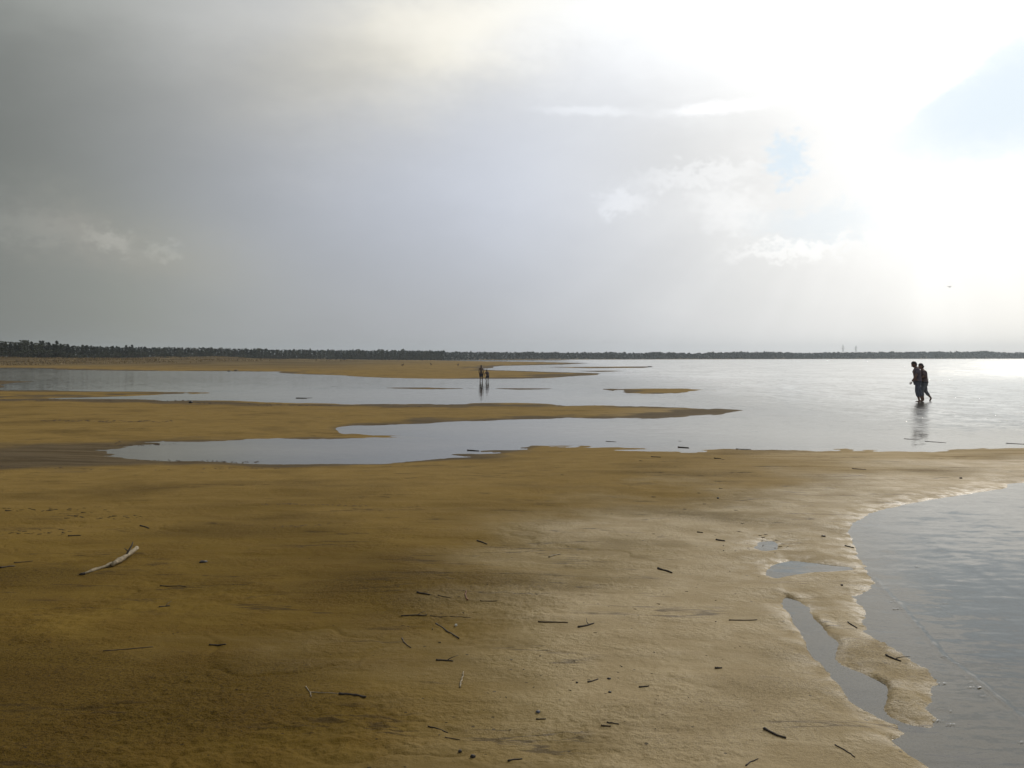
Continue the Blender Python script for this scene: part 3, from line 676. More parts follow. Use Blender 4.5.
for (p0, p1, n) in LN:
    t = r_.rand(n); cl = r_.rand(n)
    X = p0[0] + (p1[0] - p0[0]) * t; Yp = p0[1] + (p1[1] - p0[1]) * t + r_.normal(0, .35, n) + .5 * np.sin(t * 17)
    h_ = np.zeros(n)
    for _ in range(10):
        gy_ = F * (CAM_H - h_) / (Yp - HOR); gx_ = (X - 512) / F * gy_; h_ = np.maximum(terrain(gx_, gy_), 0)
    lp += list(zip(gx_, gy_, h_))
litter('wrack_litter', lp, 'thin lines of dark plant litter along the water edges', 'litter', bark_mid, 1.25)

# foam flecks on the lagoon
foam_m = simple('foam', (.80, .80, .78), .6, .06, 80.)
rnd = random.Random(21)
for j, (px, py, wpx) in enumerate([(943,683.5,9),(974,687.5,14),(971,682,6),(897,609,8),(983,696,5),(893,602,5),(950,724.5,9),(938,721,10),(949,711,5),(918,567,7),(945,603,6),(944,657,7),(957,664,6),(1022,742,8),(905,498.5,9),(925,497,12),(936,493.5,7),(956,492,7)]):
    X, Y = ground(px, py); s_ = Y / F; bm = bmesh.new()
    for q in range(9):
        rr = wpx * s_ * rnd.uniform(.04, .10); cx, cy = rnd.uniform(-.5, .5) * wpx * s_, rnd.gauss(0, .10) * wpx * s_
        M_ = Matrix.Translation((cx, cy, .0015 + rr * .05)) @ Matrix.Diagonal((rr * 1.4, rr, min(rr * .2, .003), 1))
        bmesh.ops.create_icosphere(bm, subdivisions=1, radius=1, matrix=M_)
    o = bm_obj('foam_patch', bm, foam_m); o.location = (X, Y, .003)
    tag(o, 'small fleck of white foam floating along the ripple lines of the lagoon', 'foam', 'white foam flecks on the lagoon')

# ------------------------------------------------------------------ people
def skin_mesh(verts, edges, sub=2, root=0):
    """verts: list of (x,y,z,r or (rx,ry)); returns a baked mesh grown over the skeleton"""
    me = bpy.data.meshes.new('tmp'); me.from_pydata([v[:3] for v in verts], edges, [])
    o = bpy.data.objects.new('tmp', me); col.objects.link(o)
    md = o.modifiers.new('skin', 'SKIN'); md.use_smooth_shade = True
    for i, v in enumerate(verts):
        r = v[3]; r = r if isinstance(r, tuple) else (r, r)
        sv_ = me.skin_vertices[0].data[i]; sv_.radius = r; sv_.use_root = (i == root)
    sb = o.modifiers.new('sub', 'SUBSURF'); sb.levels = sub; sb.render_levels = sub
    bpy.context.view_layer.update()
    dg = bpy.context.evaluated_depsgraph_get(); out_ = bpy.data.meshes.new_from_object(o.evaluated_get(dg))
    bpy.data.objects.remove(o); return out_
def chain(V, Ed, pts, start=None):
    prev = start
    for p in pts:
        V.append(p); i = len(V) - 1
        if prev is not None: Ed.append((prev, i))
        prev = i
    return prev
def join_meshes(mes, name):
    bm = bmesh.new()
    for m_ in mes: bm.from_mesh(m_)
    me = bpy.data.meshes.new(name); bm.to_mesh(me); bm.free(); return me
def lerp(a, b, t): return tuple(a[i] + (b[i] - a[i]) * t for i in range(3))
def person(loc, face, height, J, mats, label, name='person', hair=None, top=None, bottom=None, group=None, hairlen=0., bulk=1.12):
    """J: joints in a body frame, x = forward, y = to the body's left, z up, for a 1.75 m figure"""
    k = height / 1.75
    root = bpy.data.objects.new(name, None); col.objects.link(root); root.location = loc; root.rotation_euler = (0, 0, face); root.scale = (k * bulk, k * bulk, k)
    tag(root, label, 'person', group)
    V, Ed = [], []
    pel = (*J['pelvis'], (.125, .15)); V.append(pel)
    ch = chain(V, Ed, [(*lerp(J['pelvis'], J['chest'], .45), (.105, .135)), (*J['chest'], (.125, .165)), (*lerp(J['chest'], J['neck'], .6), (.085, .13)), (*J['neck'], .066)], 0)
    shoulder_i = 3
    chain(V, Ed, [(*lerp(J['neck'], J['head'], .5), .064)], ch)
    for s_ in ('l', 'r'):
        sh, el, wr = J['sh_' + s_], J['el_' + s_], J['wr_' + s_]
        chain(V, Ed, [(*sh, .056), (*lerp(sh, el, .5), .046), (*el, .038), (*lerp(el, wr, .45), .046), (*wr, .036)], shoulder_i)
        hp, kn, an, to = J['hp_' + s_], J['kn_' + s_], J['an_' + s_], J['to_' + s_]
        heel = (an[0] - (to[0] - an[0]) * .28, an[1], an[2] - .045)
        i = chain(V, Ed, [(*hp, .098), (*lerp(hp, kn, .45), .082), (*kn, .057), (*lerp(kn, an, .35), .056), (*an, .036)], 0)
        chain(V, Ed, [(*lerp(an, to, .5), .038), (*to, .026)], i)
    parts = [skin_mesh(V, Ed, 2)]
    # head: an egg with brow, nose, chin and ears
    H = Vector(J['head']); fw = Vector(J['look']).normalized(); left = Vector((0, 0, 1)).cross(fw).normalized(); upv = fw.cross(left).normalized()
    rot = Matrix((fw, left, upv)).transposed().to_4x4(); T = Matrix.Translation(H) @ rot
    bm = bmesh.new(); bmesh.ops.create_uvsphere(bm, u_segments=20, v_segments=14, radius=1)
    for v in bm.verts:
        x_, y_, z_ = v.co; 
        w_ = .078 * (1 - .22 * max(0, -z_)); 
        v.co = Vector((x_ * .098 + (.014 if z_ < -.2 and x_ > .2 else 0), y_ * w_, z_ * .122))
        if x_ > .9 and abs(y_) < .25: v.co.x += .004
    bmesh.ops.create_cone(bm, segments=6, radius1=.017, radius2=.007, depth=.045, cap_ends=True, matrix=Matrix.Translation((.106, 0, -.012)) @ Matrix.Rotation(-.35, 4, 'Y'))
    for s_ in (-1, 1):
        bmesh.ops.create_uvsphere(bm, u_segments=8, v_segments=6, radius=1, matrix=Matrix.Translation((-.004, s_ * .079, -.008)) @ Matrix.Diagonal((.018, .008, .030, 1)))
        bmesh.ops.create_uvsphere(bm, u_segments=8, v_segments=6, radius=.012, matrix=Matrix.Translation((.086, s_ * .030, .008)))
    bmesh.ops.create_uvsphere(bm, u_segments=10, v_segments=6, radius=1, matrix=Matrix.Translation((.094, 0, -.055)) @ Matrix.Diagonal((.010, .024, .007, 1)))
    bmesh.ops.transform(bm, matrix=T, verts=bm.verts); mh = bpy.data.meshes.new('h'); bm.to_mesh(mh); bm.free(); parts.append(mh)
    # hands: palm, four fingers of unequal length, thumb from the side
    for s_, sg in (('l', 1), ('r', -1)):
        el, wr = Vector(J['el_' + s_]), Vector(J['wr_' + s_]); d = (wr - el).normalized(); fwd = Vector((1, 0, 0)); fwd = (fwd - d * fwd.dot(d)).normalized(); inn = d.cross(fwd) * sg
        HV, HE = [], []
        palm = wr + d * .07
        HV.append((*wr, .022)); HV.append((*(wr + d * .045), (.030, .017))); HE.append((0, 1)); HV.append((*palm, (.034, .015))); HE.append((1, 2))
        hm = [skin_mesh(HV, HE, 1)]
        for q, (o_, L_) in enumerate(((.030, .070), (.010, .078), (-.010, .073), (-.029, .056))):
            b0 = palm + fwd * o_ - d * .01; curl = Vector(inn) * .35
            FV = [(*b0, .0095), (*(b0 + d * L_ * .5 + curl * L_ * .15), .0088), (*(b0 + d * L_ * .85 + curl * L_ * .55), .0082), (*(b0 + d * L_ * 1.02 + curl * L_ * .95), .0065)]
            hm.append(skin_mesh(FV, [(0, 1), (1, 2), (2, 3)], 1))
        b0 = wr + d * .03 + fwd * .018
        hm.append(skin_mesh([(*b0, .012), (*(b0 + fwd * .028 + d * .022), .011), (*(b0 + fwd * .040 + d * .052 + inn * .01), .0085)], [(0, 1), (1, 2)], 1))
        parts += hm
    me = join_meshes(parts, 'body'); link_mesh('body', me, mats['skin'], root, True)
    # clothes
    if top:
        TV, TE = [], []
        TV += [(*J['pelvis'][:2], J['pelvis'][2] - .15, (.168, .192)), (*J['pelvis'][:2], J['pelvis'][2] - .02, (.156, .182))]; TE.append((0, 1))
        chain(TV, TE, [(*lerp(J['pelvis'], J['chest'], .45), (.135, .165)), (*J['chest'], (.148, .190)), (*lerp(J['chest'], J['neck'], .62), (.10, .150)), (*lerp(J['chest'], J['neck'], .93), .072)], 1)
        for s_ in ('l', 'r'):
            sh, el, wr = J['sh_' + s_], J['el_' + s_], J['wr_' + s_]
            pts = [(*sh, .070), (*lerp(sh, el, .45), .064)]
            if top == 'long': pts += [(*el, .052), (*lerp(el, wr, .7), .045)]
            else: pts += [(*lerp(sh, el, .72), .062)]
            chain(TV, TE, pts, 4)
        link_mesh('shirt', skin_mesh(TV, TE, 2), mats['top'], root, True)
    if bottom:
        BV, BE = [(*J['pelvis'][:2], J['pelvis'][2] + .03, (.140, .165))], []
        for s_ in ('l', 'r'):
            hp, kn, an = J['hp_' + s_], J['kn_' + s_], J['an_' + s_]
            pts = [(*hp, .118), (*lerp(hp, kn, .5), .100)]
            if bottom == 'shorts': pts += [(*lerp(hp, kn, .85), .096)]
            elif bottom == 'briefs': pts = [(*hp, .114), (*lerp(hp, kn, .22), .105)]
            else: pts += [(*kn, .080), (*lerp(kn, an, .35), .074)] + ([(*lerp(kn, an, .62), .066)])
            chain(BV, BE, pts, 0)
        link_mesh('trousers' if bottom == 'long' else 'shorts', skin_mesh(BV, BE, 2), mats['bottom'], root, True)
    # hair cap
    bm = bmesh.new(); bmesh.ops.create_uvsphere(bm, u_segments=20, v_segments=14, radius=1)
    rr = random.Random(3)
    for v in bm.verts:
        x_, y_, z_ = v.co; cut = 1.0 if (z_ > .25 or x_ < .1) else .80
        v.co = Vector((x_ * .106 * cut - .010, y_ * .088 * cut, max(z_, -.75) * .128 * cut + .016)) * (1 + rr.uniform(-.02, .02))
    if hairlen:
        bmesh.ops.create_uvsphere(bm, u_segments=12, v_segments=8, radius=1, matrix=Matrix.Translation((-.085, 0, -.03)) @ Matrix.Diagonal((.045, .06, hairlen, 1)))
    bmesh.ops.transform(bm, matrix=T, verts=bm.verts); bm_obj('hair', bm, mats['hair'], root)
    return root
skin_mt = simple('skin', (.26, .165, .12), .55, .08, 12.); tan_mt = simple('tanned_skin', (.20, .115, .08), .5, .1, 12.)
hair_d = simple('dark_hair', (.025, .018, .014), .6, .3, 40.); shirt_p = simple('plum_grey_shirt', (.15, .125, .15), .85, .2, 10.); jean = simple('blue_jeans', (.13, .145, .19), .9, .25, 14.)
top_b = simple('dusty_brown_top', (.18, .14, .14), .85, .2, 10.); jean2 = simple('pale_jeans', (.18, .19, .21), .9, .25, 14.); red_b = simple('dark_swimwear', (.03, .03, .045), .7, .2, 10.)
cx, cy = ground(917.5, 401.5); LFT = math.pi           # walking to the left of the picture
man = dict(pelvis=(.0, 0, .93), chest=(.03, 0, 1.24), neck=(.06, 0, 1.45), head=(.135, 0, 1.575), look=(1, .1, -.5),
  sh_l=(.05, .18, 1.38), el_l=(.16, .24, 1.11), wr_l=(.30, .23, .88), sh_r=(.02, -.18, 1.38), el_r=(-.14, -.24, 1.20), wr_r=(-.27, -.12, 1.10),
  hp_l=(.02, .095, .86), kn_l=(.07, .10, .48), an_l=(-.02, .10, .08), to_l=(.15, .11, .03), hp_r=(-.01, -.095, .86), kn_r=(-.10, -.10, .48), an_r=(-.20, -.10, .10), to_r=(-.05, -.11, .03))
M1 = dict(skin=tan_mt, top=shirt_p, bottom=jean, hair=hair_d)
person((cx - .05, cy - .15, -.05), LFT, 1.81, man, M1, 'taller person in a plum grey shirt and dark jeans wading left with bowed head', hair=1, top='short', bottom='long')
wom = dict(pelvis=(-.04, 0, .93), chest=(-.01, 0, 1.22), neck=(.04, 0, 1.44), head=(.10, 0, 1.58), look=(1, .2, -.25),
  sh_l=(.03, .16, 1.36), el_l=(.10, .20, 1.10), wr_l=(.24, .10, 1.04), sh_r=(-.01, -.16, 1.36), el_r=(-.10, -.20, 1.10), wr_r=(.02, -.18, .90),
  hp_l=(-.02, .09, .86), kn_l=(.10, .09, .50), an_l=(.03, .09, .10), to_l=(.20, .09, .05), hp_r=(-.06, -.09, .86), kn_r=(-.13, -.09, .47), an_r=(-.34, -.09, .19), to_r=(-.28, -.09, .05))
M2 = dict(skin=skin_mt, top=top_b, bottom=jean2, hair=hair_d)
person((cx + .30, cy + .12, -.05), LFT, 1.72, wom, M2, 'shorter person in a brownish top wading close behind the taller one, one foot lifted', hair=1, top='short', bottom='long', hairlen=.07)
kid = dict(pelvis=(0, 0, .93), chest=(.01, 0, 1.22), neck=(.01, 0, 1.46), head=(.04, 0, 1.60), look=(1, .1, -.1),
  sh_l=(.0, .18, 1.38), el_l=(-.02, .22, 1.12), wr_l=(.04, .21, .88), sh_r=(.0, -.18, 1.38), el_r=(-.02, -.22, 1.12), wr_r=(.05, -.20, .88),
  hp_l=(0, .09, .86), kn_l=(.03, .10, .48), an_l=(0, .10, .07), to_l=(.14, .13, .03), hp_r=(0, -.09, .86), kn_r=(.02, -.10, .48), an_r=(-.04, -.10, .07), to_r=(.10, -.13, .03))
brown_mt = simple('deeply_tanned_skin', (.10, .062, .046), .55, .1, 12.)
gx0, gy0 = ground(481.2, 381.2)
person((gx0, gy0, -.12), R(-80), 1.42, kid, dict(skin=brown_mt, top=None, bottom=red_b, hair=hair_d), 'taller of two distant bathers standing in shallow water by the far sandbar', bulk=1.0, hair=1, top=None, bottom='shorts')
kid2 = dict(kid); kid2.update(pelvis=(-.08, 0, .88), chest=(.02, 0, 1.16), neck=(.08, 0, 1.38), head=(.13, 0, 1.52), sh_l=(.05, .17, 1.30), sh_r=(.05, -.17, 1.30), el_l=(.12, .30, 1.08), wr_l=(.26, .24, .94), el_r=(.12, -.30, 1.08), wr_r=(.26, -.24, .92), hp_l=(-.08, .09, .82), hp_r=(-.08, -.09, .82), kn_l=(.08, .16, .46), kn_r=(.08, -.16, .46))
gx1, gy1 = ground(487.3, 381.2)
person((gx1, gy1, -.10), R(-120), 1.10, kid2, dict(skin=brown_mt, top=top_b, bottom=red_b, hair=hair_d), 'smaller of two distant bathers, stooping a little in shallow water beside the taller one', bulk=1.05, hair=1, top='short', bottom='shorts')

# ------------------------------------------------------------------ gull and small resting birds
gull_m = simple('gull_feathers', (.42, .42, .44), .8, .2, 20.)
a_, e_ = px2dir(949.8, 287); D_ = 170.
bx = D_ * math.tan(a_); by = D_; bz = CAM_H + (HOR - 287) / F * D_
bird = bpy.data.objects.new('flying_gull', None); col.objects.link(bird); bird.location = (bx, by, bz); bird.rotation_euler = (0, .1, R(200)); tag(bird, 'tiny gull flying in the bright sky above the wading couple', 'gull')
link_mesh('body', skin_mesh([(-.22, 0, 0, .02), (-.10, 0, 0, .045), (.05, 0, 0, .06), (.17, 0, .02, .04), (.24, 0, .03, .015)], [(0, 1), (1, 2), (2, 3), (3, 4)], 2), gull_m, bird, True)
for s_ in (-1, 1):
    bm = bmesh.new(); sec = [(0.0, .03, .09, .03), (.20, .10, .085, .02), (.38, .16, .075, .015), (.58, .11, .04, .01), (.70, .06, .01, .004)]
    rg = [[bm.verts.new((x_off + cx_ * c_, s_ * yy_, z_ + zt * c_z)) for (cx_, c_z) in ((1, 0), (.2, 1), (-1, 0), (.1, -.6))] for (yy_, z_, c_, zt), x_off in zip(sec, (.05, .07, .04, -.03, -.08))]
    for a1_, b1_ in zip(rg[:-1], rg[1:]):
        for q in range(4): bm.faces.new((a1_[q], a1_[(q + 1) % 4], b1_[(q + 1) % 4], b1_[q]))
    bm.faces.new(rg[0]); bm.faces.new(rg[-1]); bm_obj('wing', bm, gull_m, bird)
dk = simple('dark_feathers', (.10, .07, .06), .8, .2, 20.)
bmesh_bird = join_meshes([skin_mesh([(-.32, 0, .26, .02), (-.12, 0, .30, .09), (.08, 0, .33, .11), (.18, 0, .42, .06), (.22, 0, .52, .055), (.30, 0, .52, .012)], [(i, i + 1) for i in range(5)], 2),
   skin_mesh([(0, .05, .27, .02), (.0, .05, .14, .012), (.0, .05, .02, .012), (.07, .05, .01, .014)], [(0, 1), (1, 2), (2, 3)], 1), skin_mesh([(0, -.05, .27, .02), (.0, -.05, .14, .012), (.0, -.05, .02, .012), (.07, -.05, .01, .014)], [(0, 1), (1, 2), (2, 3)], 1)], 'bird')
bmesh_bird.materials.append(dk)
for i, (px, py, rz, lab) in enumerate([(402.5,366.6,.2,'leftmost of the three brown birds resting on the far sandbar'),(431,365.6,2.6,'middle one of the three brown birds resting on the far sandbar'),(458,366.4,1.0,'rightmost of the three brown birds on the far sandbar, nearest the two distant bathers')]):
    gx_, gy_, gz_ = ray_ground(px, py); o = bpy.data.objects.new('resting_bird', bmesh_bird); col.objects.link(o); o.location = (gx_, gy_, gz_); o.rotation_euler = (0, 0, rz); s_ = 1.1; o.scale = (s_, s_, s_)
    tag(o, lab, 'bird', 'brown birds on the far sandbar')
for i, (px, py, w_, lab) in enumerate([(650,367.0,5,'low dark driftwood heap on the tip of the farthest thin sandbar'),(236,370.6,5,'dark clump of washed up roots on the far left shore'),(229,371.0,4,'smaller dark clump left of the washed up roots on the far left shore')]):
    lump(px, py, w_, 1.3, stone_d, 'driftwood_heap', 'driftwood', lab, 50 + i)

# ------------------------------------------------------------------ trees
def leaf_mat(name, c, var=.35):
    m, n, out = mat_new(name); g = n.node('ShaderNodeNewGeometry'); oi = n.node('ShaderNodeObjectInfo')
    f = n.noise(g.outputs['Position'], .55, 3, .6)
    f = n.smooth(f + (E(n, oi.outputs['Random']) - .5) * .25, .32, .68)
    bsdf(n, out, Base_Color=n.mix(f, tuple(x * (1 - var) for x in c) + (1,), tuple(x * (1 + var) for x in c) + (1,)), Roughness=.8); return m
leaf_a = leaf_mat('grey_green_leaves', (.052, .058, .022)); leaf_b = leaf_mat('pine_needles', (.042, .050, .022)); leaf_c = leaf_mat('birch_leaves', (.064, .070, .028))
trunk_m = simple('tree_bark', (.10, .085, .065), .9, .3, 2.)
def leaves(r_, centers, radii, n, size):
    V = []; c = centers[r_.randint(0, len(centers), n)]; idx = r_.randint(0, len(centers), n)
    c = centers[idx]; rad = radii[idx]
    d = r_.normal(size=(n, 3)); d /= np.linalg.norm(d, axis=1)[:, None]
    p = c + d * (rad * (r_.rand(n) ** .4))[:, None] * np.array([1, 1, .85])
    u = r_.normal(size=(n, 3)); u /= np.linalg.norm(u, axis=1)[:, None]; v = np.cross(u, r_.normal(size=(n, 3))); v /= np.linalg.norm(v, axis=1)[:, None] + 1e-9
    s_ = size * r_.uniform(.6, 1.4, n)[:, None]
    V = np.stack([p - u * s_, p + v * s_ * .5, p + u * s_, p - v * s_ * .5], 1).reshape(-1, 3)
    return V, np.arange(n * 4).reshape(n, 4)
def tree_meshes(kind, seed):
    r_ = np.random.RandomState(seed); bm = bmesh.new()
    Ht = 1.0
    if kind == 'pine':
        tube(bm, [(0, 0, -.05), (.01, 0, .35), (-.01, .01, .7), (0, 0, .97)], [.022, .018, .012, .004], 7, seed)
        cs, rs = [], []
        for i in range(80):
            z = r_.uniform(.05, .985); wdt = .23 * (1 - z) ** .8 + .008; a_ = r_.uniform(0, 6.28); rr = wdt * r_.uniform(.3, 1.)
            cs.append((rr * math.cos(a_), rr * math.sin(a_), z)); rs.append(.028 + .04 * (1 - z))
            if i % 5 == 0: tube(bm, [(0, 0, z - .03), (rr * math.cos(a_), rr * math.sin(a_), z)], [.007, .003], 5, i)
        V, Fc = leaves(r_, np.array(cs), np.array(rs) * 1.1, 2200, .020)
    elif kind == 'birch':
        tube(bm, [(0, 0, -.05), (.02, 0, .3), (.0, .02, .62), (.02, 0, .92)], [.020, .016, .010, .003], 7, seed)
        cs, rs = [], []
        for i in range(60):
            z = r_.uniform(.10, .95); wdt = .28 * math.sin(min(1, (z + .05) / 1.0) * 2.8) + .03; a_ = r_.uniform(0, 6.28); rr = wdt * r_.uniform(.2, 1.)
            cs.append((rr * math.cos(a_), rr * math.sin(a_), z)); rs.append(.035 + .03 * r_.rand())
            if i % 4 == 0: tube(bm, [(0, 0, z - .12), (rr * .6 * math.cos(a_), rr * .6 * math.sin(a_), z - .03), (rr * math.cos(a_), rr * math.sin(a_), z)], [.008, .005, .002], 5, i)
        V, Fc = leaves(r_, np.array(cs), np.array(rs) * 1.1, 2000, .021)
    else:
        cs, rs = [], []
        for i in range(16):
            a_ = r_.uniform(0, 6.28); rr = r_.uniform(.0, .38); z = r_.uniform(.18, .88) * (1 - rr * .7)
            tube(bm, [(0, 0, -.04), (rr * .4 * math.cos(a_), rr * .4 * math.sin(a_), z * .6), (rr * math.cos(a_), rr * math.sin(a_), z)], [.012, .008, .003], 5, i)
            cs.append((rr * math.cos(a_), rr * math.sin(a_), z)); rs.append(.09 + .05 * r_.rand())
        V, Fc = leaves(r_, np.array(cs), np.array(rs), 800, .028)
    tm = bpy.data.meshes.new('trunk'); bmesh.ops.recalc_face_normals(bm, faces=bm.faces); bm.to_mesh(tm); bm.free(); tm.materials.append(trunk_m)
    cm = np_mesh('crown', V, Fc); cm.materials.append({'pine': leaf_b, 'birch': leaf_c, 'bush': leaf_a}[kind]); return tm, cm
KINDS = [('pine', 1), ('birch', 2), ('bush', 3), ('pine', 4), ('birch', 5), ('bush', 6), ('pine', 7)]
TM = [tree_meshes(*k) for k in KINDS]
def plant(ix, X, Y, z, h, wd, rz, label, name, group):
    e = bpy.data.objects.new(name, None); col.objects.link(e); e.location = (X, Y, z); e.scale = (h * wd, h * wd, h); e.rotation_euler = (0, 0, rz)
    for nm, m_ in (('trunk', TM[ix][0]), ('crown', TM[ix][1])):
        o = bpy.data.objects.new(nm, m_); col.objects.link(o); o.parent = e
    tag(e, label, 'tree' if 'tree' in name else 'bush', group); return e
rnd = random.Random(17)
def top_y(px):      # row of the tree tops along the left wood
    ks = [(-300,338),(0,342),(20,341),(45,340.5),(62,344),(100,346),(160,347),(240,349),(330,350),(445,350.5)]
    for (x0, y0), (x1, y1) in zip(ks[:-1], ks[1:]):
        if px <= x1: return y0 + (y1 - y0) * (px - x0) / (x1 - x0)
    return 350.5
GP = {'pine_tree': ('dark conifer in the tree row behind the dry grass of the far left shore', 'conifers of the far left wood'),
      'birch_tree': ('lighter leafy tree in the row behind the dry grass of the far left shore', 'leafy trees of the far left wood'),
      'bush': ('grey green bush below the trees behind the far left dry grass', 'bushes of the far left wood')}
px = -70.
specs = []
while px < 445:
    D = 330 + max(px, -60) * .9 + rnd.uniform(-18, 25)
    ix = rnd.choice([0, 1, 3, 4, 6, 3, 6]); specs.append((px, D, ix, rnd.uniform(-.6, 2.4) if rnd.random() > .08 else -1.5, 0)); px += rnd.uniform(2.4, 5.0) * (1 if px < 130 else .9)
px = -70.
while px < 445:
    specs.append((px, 322 + max(px, -60) * .9 + rnd.uniform(-14, 5), rnd.choice([2, 5]), 0, 1)); px += rnd.uniform(6.0, 9.5)
SP = np.array([(s_[0], s_[1]) for s_ in specs]); gxs = (SP[:, 0] - 512) / F * SP[:, 1]; gzs = terrain(gxs, SP[:, 1])
for (px, D, ix, jit, low), X, z in zip(specs, gxs, gzs):
    ty = top_y(px) + jit + (6 if low and px < 100 else (3.5 if low else 0))
    h = max(2.0, CAM_H + (HOR - ty) / F * D - z)
    nm = {'pine': 'pine_tree', 'birch': 'birch_tree', 'bush': 'bush'}[KINDS[ix][0]]
    wd = rnd.uniform(.9, 1.3) * (1.25 if ix in (2, 5) else 1.0) * (1.25 if px < 130 else 1.15)
    plant(ix, X, D, z, h, wd, rnd.uniform(0, 6.3), GP[nm][0], nm, GP[nm][1])
for px, ty, ix, lab, nm, wd in [(12,341,4,'broad leafy tree with a rounded top near the left picture edge of the far wood','birch_tree',1.5),(22,339.3,1,'tallest ragged leafy tree of the far left wood, second tall one from the picture edge','birch_tree',1.4),
                            (57,340.6,0,'pointed conifer standing higher than its neighbours in the far left wood','pine_tree',1.5),(132,344.6,3,'conifer standing a little proud of the middle of the far left wood','pine_tree',1.5)]:
    D = 335 + px * .9; X = (px - 512) / F * D; z = float(terrain(np.array([X]), np.array([D]))[0])
    plant(ix, X, D, z, CAM_H + (HOR - ty) / F * D - z, wd, px, lab, nm, None)
# the distant wood on the opposite shore: one green mass nobody could count
def wood(name, label, prof, n, mat, dfn, seed, thick, sz):
    r_ = np.random.RandomState(seed); U = r_.uniform(prof[0][0], prof[-1][0], n); U2 = U + 2.0 * r_.normal(size=n)
    ty = np.interp(U, [p[0] for p in prof], [p[1] for p in prof])
    ty = ty + .55 * perlin(U / 3.3, U * 0 + seed, 3) * 1.3 + .8 * perlin(U / 24., U * 0 + .5, 5) + .3 * r_.normal(size=n)
    D = dfn(U) + r_.rand(n) * thick; X = (U - 512) / F * D
    zb = np.empty(n)
    zb = terrain(X, D); top = CAM_H + (HOR - ty) / F * D
    z = zb + (top - zb) * r_.rand(n) ** .75
    s_ = sz * D / 1000 * r_.uniform(.5, 1.3, n)
    u = r_.normal(size=(n, 3)); u /= np.linalg.norm(u, axis=1)[:, None]; v = np.cross(u, r_.normal(size=(n, 3))); v /= np.linalg.norm(v, axis=1)[:, None]
    p = np.stack([X, D, z], 1); s_ = s_[:, None]
    V = np.stack([p - u * s_, p + v * s_ * .6, p + u * s_, p - v * s_ * .6], 1).reshape(-1, 3)
    return tag(link_mesh(name, np_mesh(name, V, np.arange(n * 4).reshape(n, 4)), mat), label, 'wood', kind='stuff')
leaf_far = leaf_mat('far_wood_leaves', (.030, .046, .034), .25)
def shoreD(U): return np.interp(U, [-1500, 440, 520, 640, 768, 900, 1024, 2500], [760, 760, 960, 1130, 1370, 1750, 2020, 2250])
wood('far_wood', 'low blue green wood along the whole opposite shore of the lake', [(330,353.2),(440,353.0),(600,353.2),(768,353.2),(815,352.9),(870,353.4),(925,352.2),(985,352.0),(1012,353.3),(1100,353.6),(1900,354)], 60000, leaf_far, lambda U: shoreD(U) + 30, 2, 90, 1.3)
wood('left_far_wood', 'continuous dark wood behind the row of trees on the far left shore', [(-700,344.5),(0,345.2),(100,347.3),(200,348.8),(300,350.4),(445,351.6)], 26000, leaf_far, lambda U: 395 + np.maximum(U, -500) * .9, 4, 40, 1.4)

# dry grass on the low dunes in front of the left wood
r_ = np.random.RandomState(8); n = 60000
U = r_.uniform(-420, 450, n); D = 215 + np.maximum(U, 0) * .25 + r_.rand(n) ** .7 * (125 + np.maximum(U, 0) * .5); X = (U - 512) / F * D
keep = (fbm(X, D, 14., 3, 66) > -.12 + np.clip((U - 200) / 240, 0, 1) * 1.2); X, D = X[keep], D[keep]; n = len(X); zb = terrain(X, D); ok = zb > .06; X, D, zb = X[ok], D[ok], zb[ok]; n = len(X)
hgt = r_.uniform(.10, .42, n); a_ = r_.uniform(0, 3.14, n); w_ = .16
dx = np.cos(a_) * w_; dy_ = np.sin(a_) * w_; lx = r_.normal(0, .15, n); ly = r_.normal(0, .15, n)
V = np.stack([np.stack([X - dx, D - dy_, zb - .05], 1), np.stack([X + dx, D + dy_, zb - .05], 1), np.stack([X + lx, D + ly, zb + hgt], 1)], 1).reshape(-1, 3)
grass_m = leaf_mat('dry_grass', (.33, .235, .10), .35)
tag(link_mesh('dry_grass', np_mesh('dry_grass', V, np.arange(n * 3).reshape(n, 3)), grass_m), 'ochre dry grass growing on the low dunes in front of the far left wood', 'grass', kind='stuff')

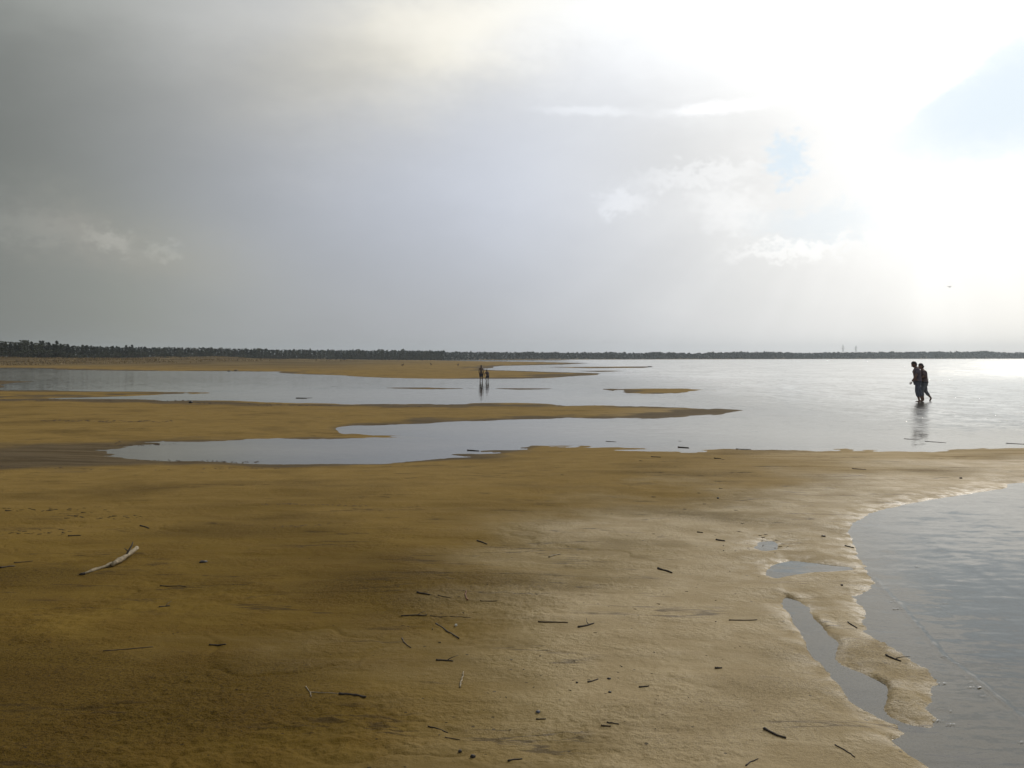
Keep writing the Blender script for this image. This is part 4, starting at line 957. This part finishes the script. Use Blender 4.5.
# two lattice masts over the far right wood
mast_m = simple('grey_steel', (.20, .21, .22), .6, .1, 1.)
for px, ty, lab in ((843, 344.5, 'faint lattice mast over the far wood, left one of two'), (856, 345.5, 'faint lattice mast over the far wood, right one of two')):
    D = 1900.; X = (px - 512) / F * D; zb = float(terrain(np.array([X]), np.array([D]))[0]); Hh = CAM_H + (HOR - ty) / F * D - zb
    e = bpy.data.objects.new('lattice_mast', None); col.objects.link(e); e.location = (X, D, zb); tag(e, lab, 'mast')
    bm = bmesh.new()
    for sx_ in (-1, 1):
        for sy_ in (-1, 1): tube(bm, [(sx_ * 2.2, sy_ * 2.2, 0), (sx_ * .8, sy_ * .8, Hh * .7), (sx_ * .3, sy_ * .3, Hh)], [.14, .11, .08], 5, 1)
    for q in range(9):
        z0, z1 = Hh * q / 9, Hh * (q + 1) / 9; w0, w1 = 2.2 - 2.0 * q / 9, 2.2 - 2.0 * (q + 1) / 9
        for sy_ in (-1, 1): tube(bm, [(-w0, sy_ * w0, z0), (w1, sy_ * w1, z1)], [.06, .06], 4, 1); tube(bm, [(sy_ * w0, w0, z0), (sy_ * w1, -w1, z1)], [.06, .06], 4, 1)
    bm_obj('lattice_frame', bm, mast_m, e)
    for zz_, wl in ((.72, 4.5), (.84, 3.6)):
        bm = bmesh.new(); tube(bm, [(-wl, 0, Hh * zz_), (0, 0, Hh * zz_ + .5), (wl, 0, Hh * zz_)], [.10, .22, .10], 5, 2); bm_obj('cross_arm', bm, mast_m, e)

# ------------------------------------------------------------------ haze
bm = bmesh.new(); bmesh.ops.create_cube(bm, size=1)
me = bpy.data.meshes.new('haze'); bm.to_mesh(me); bm.free()
hz_o = link_mesh('haze', me); hz_o.scale = (21000, 3400, 44); hz_o.location = (0, 1600, 20); 
m, n, out = mat_new('haze_air'); pv = n.node('ShaderNodeVolumePrincipled'); pv.inputs['Density'].default_value = .00019
pv.inputs['Color'].default_value = (.82, .92, 1.0, 1); pv.inputs['Anisotropy'].default_value = .35; n.link(pv.outputs[0], out.inputs['Volume'])
hz_o.data.materials.append(m); tag(hz_o, kind='stuff', label='thin pale haze over the lake and its far shores', cat='haze')
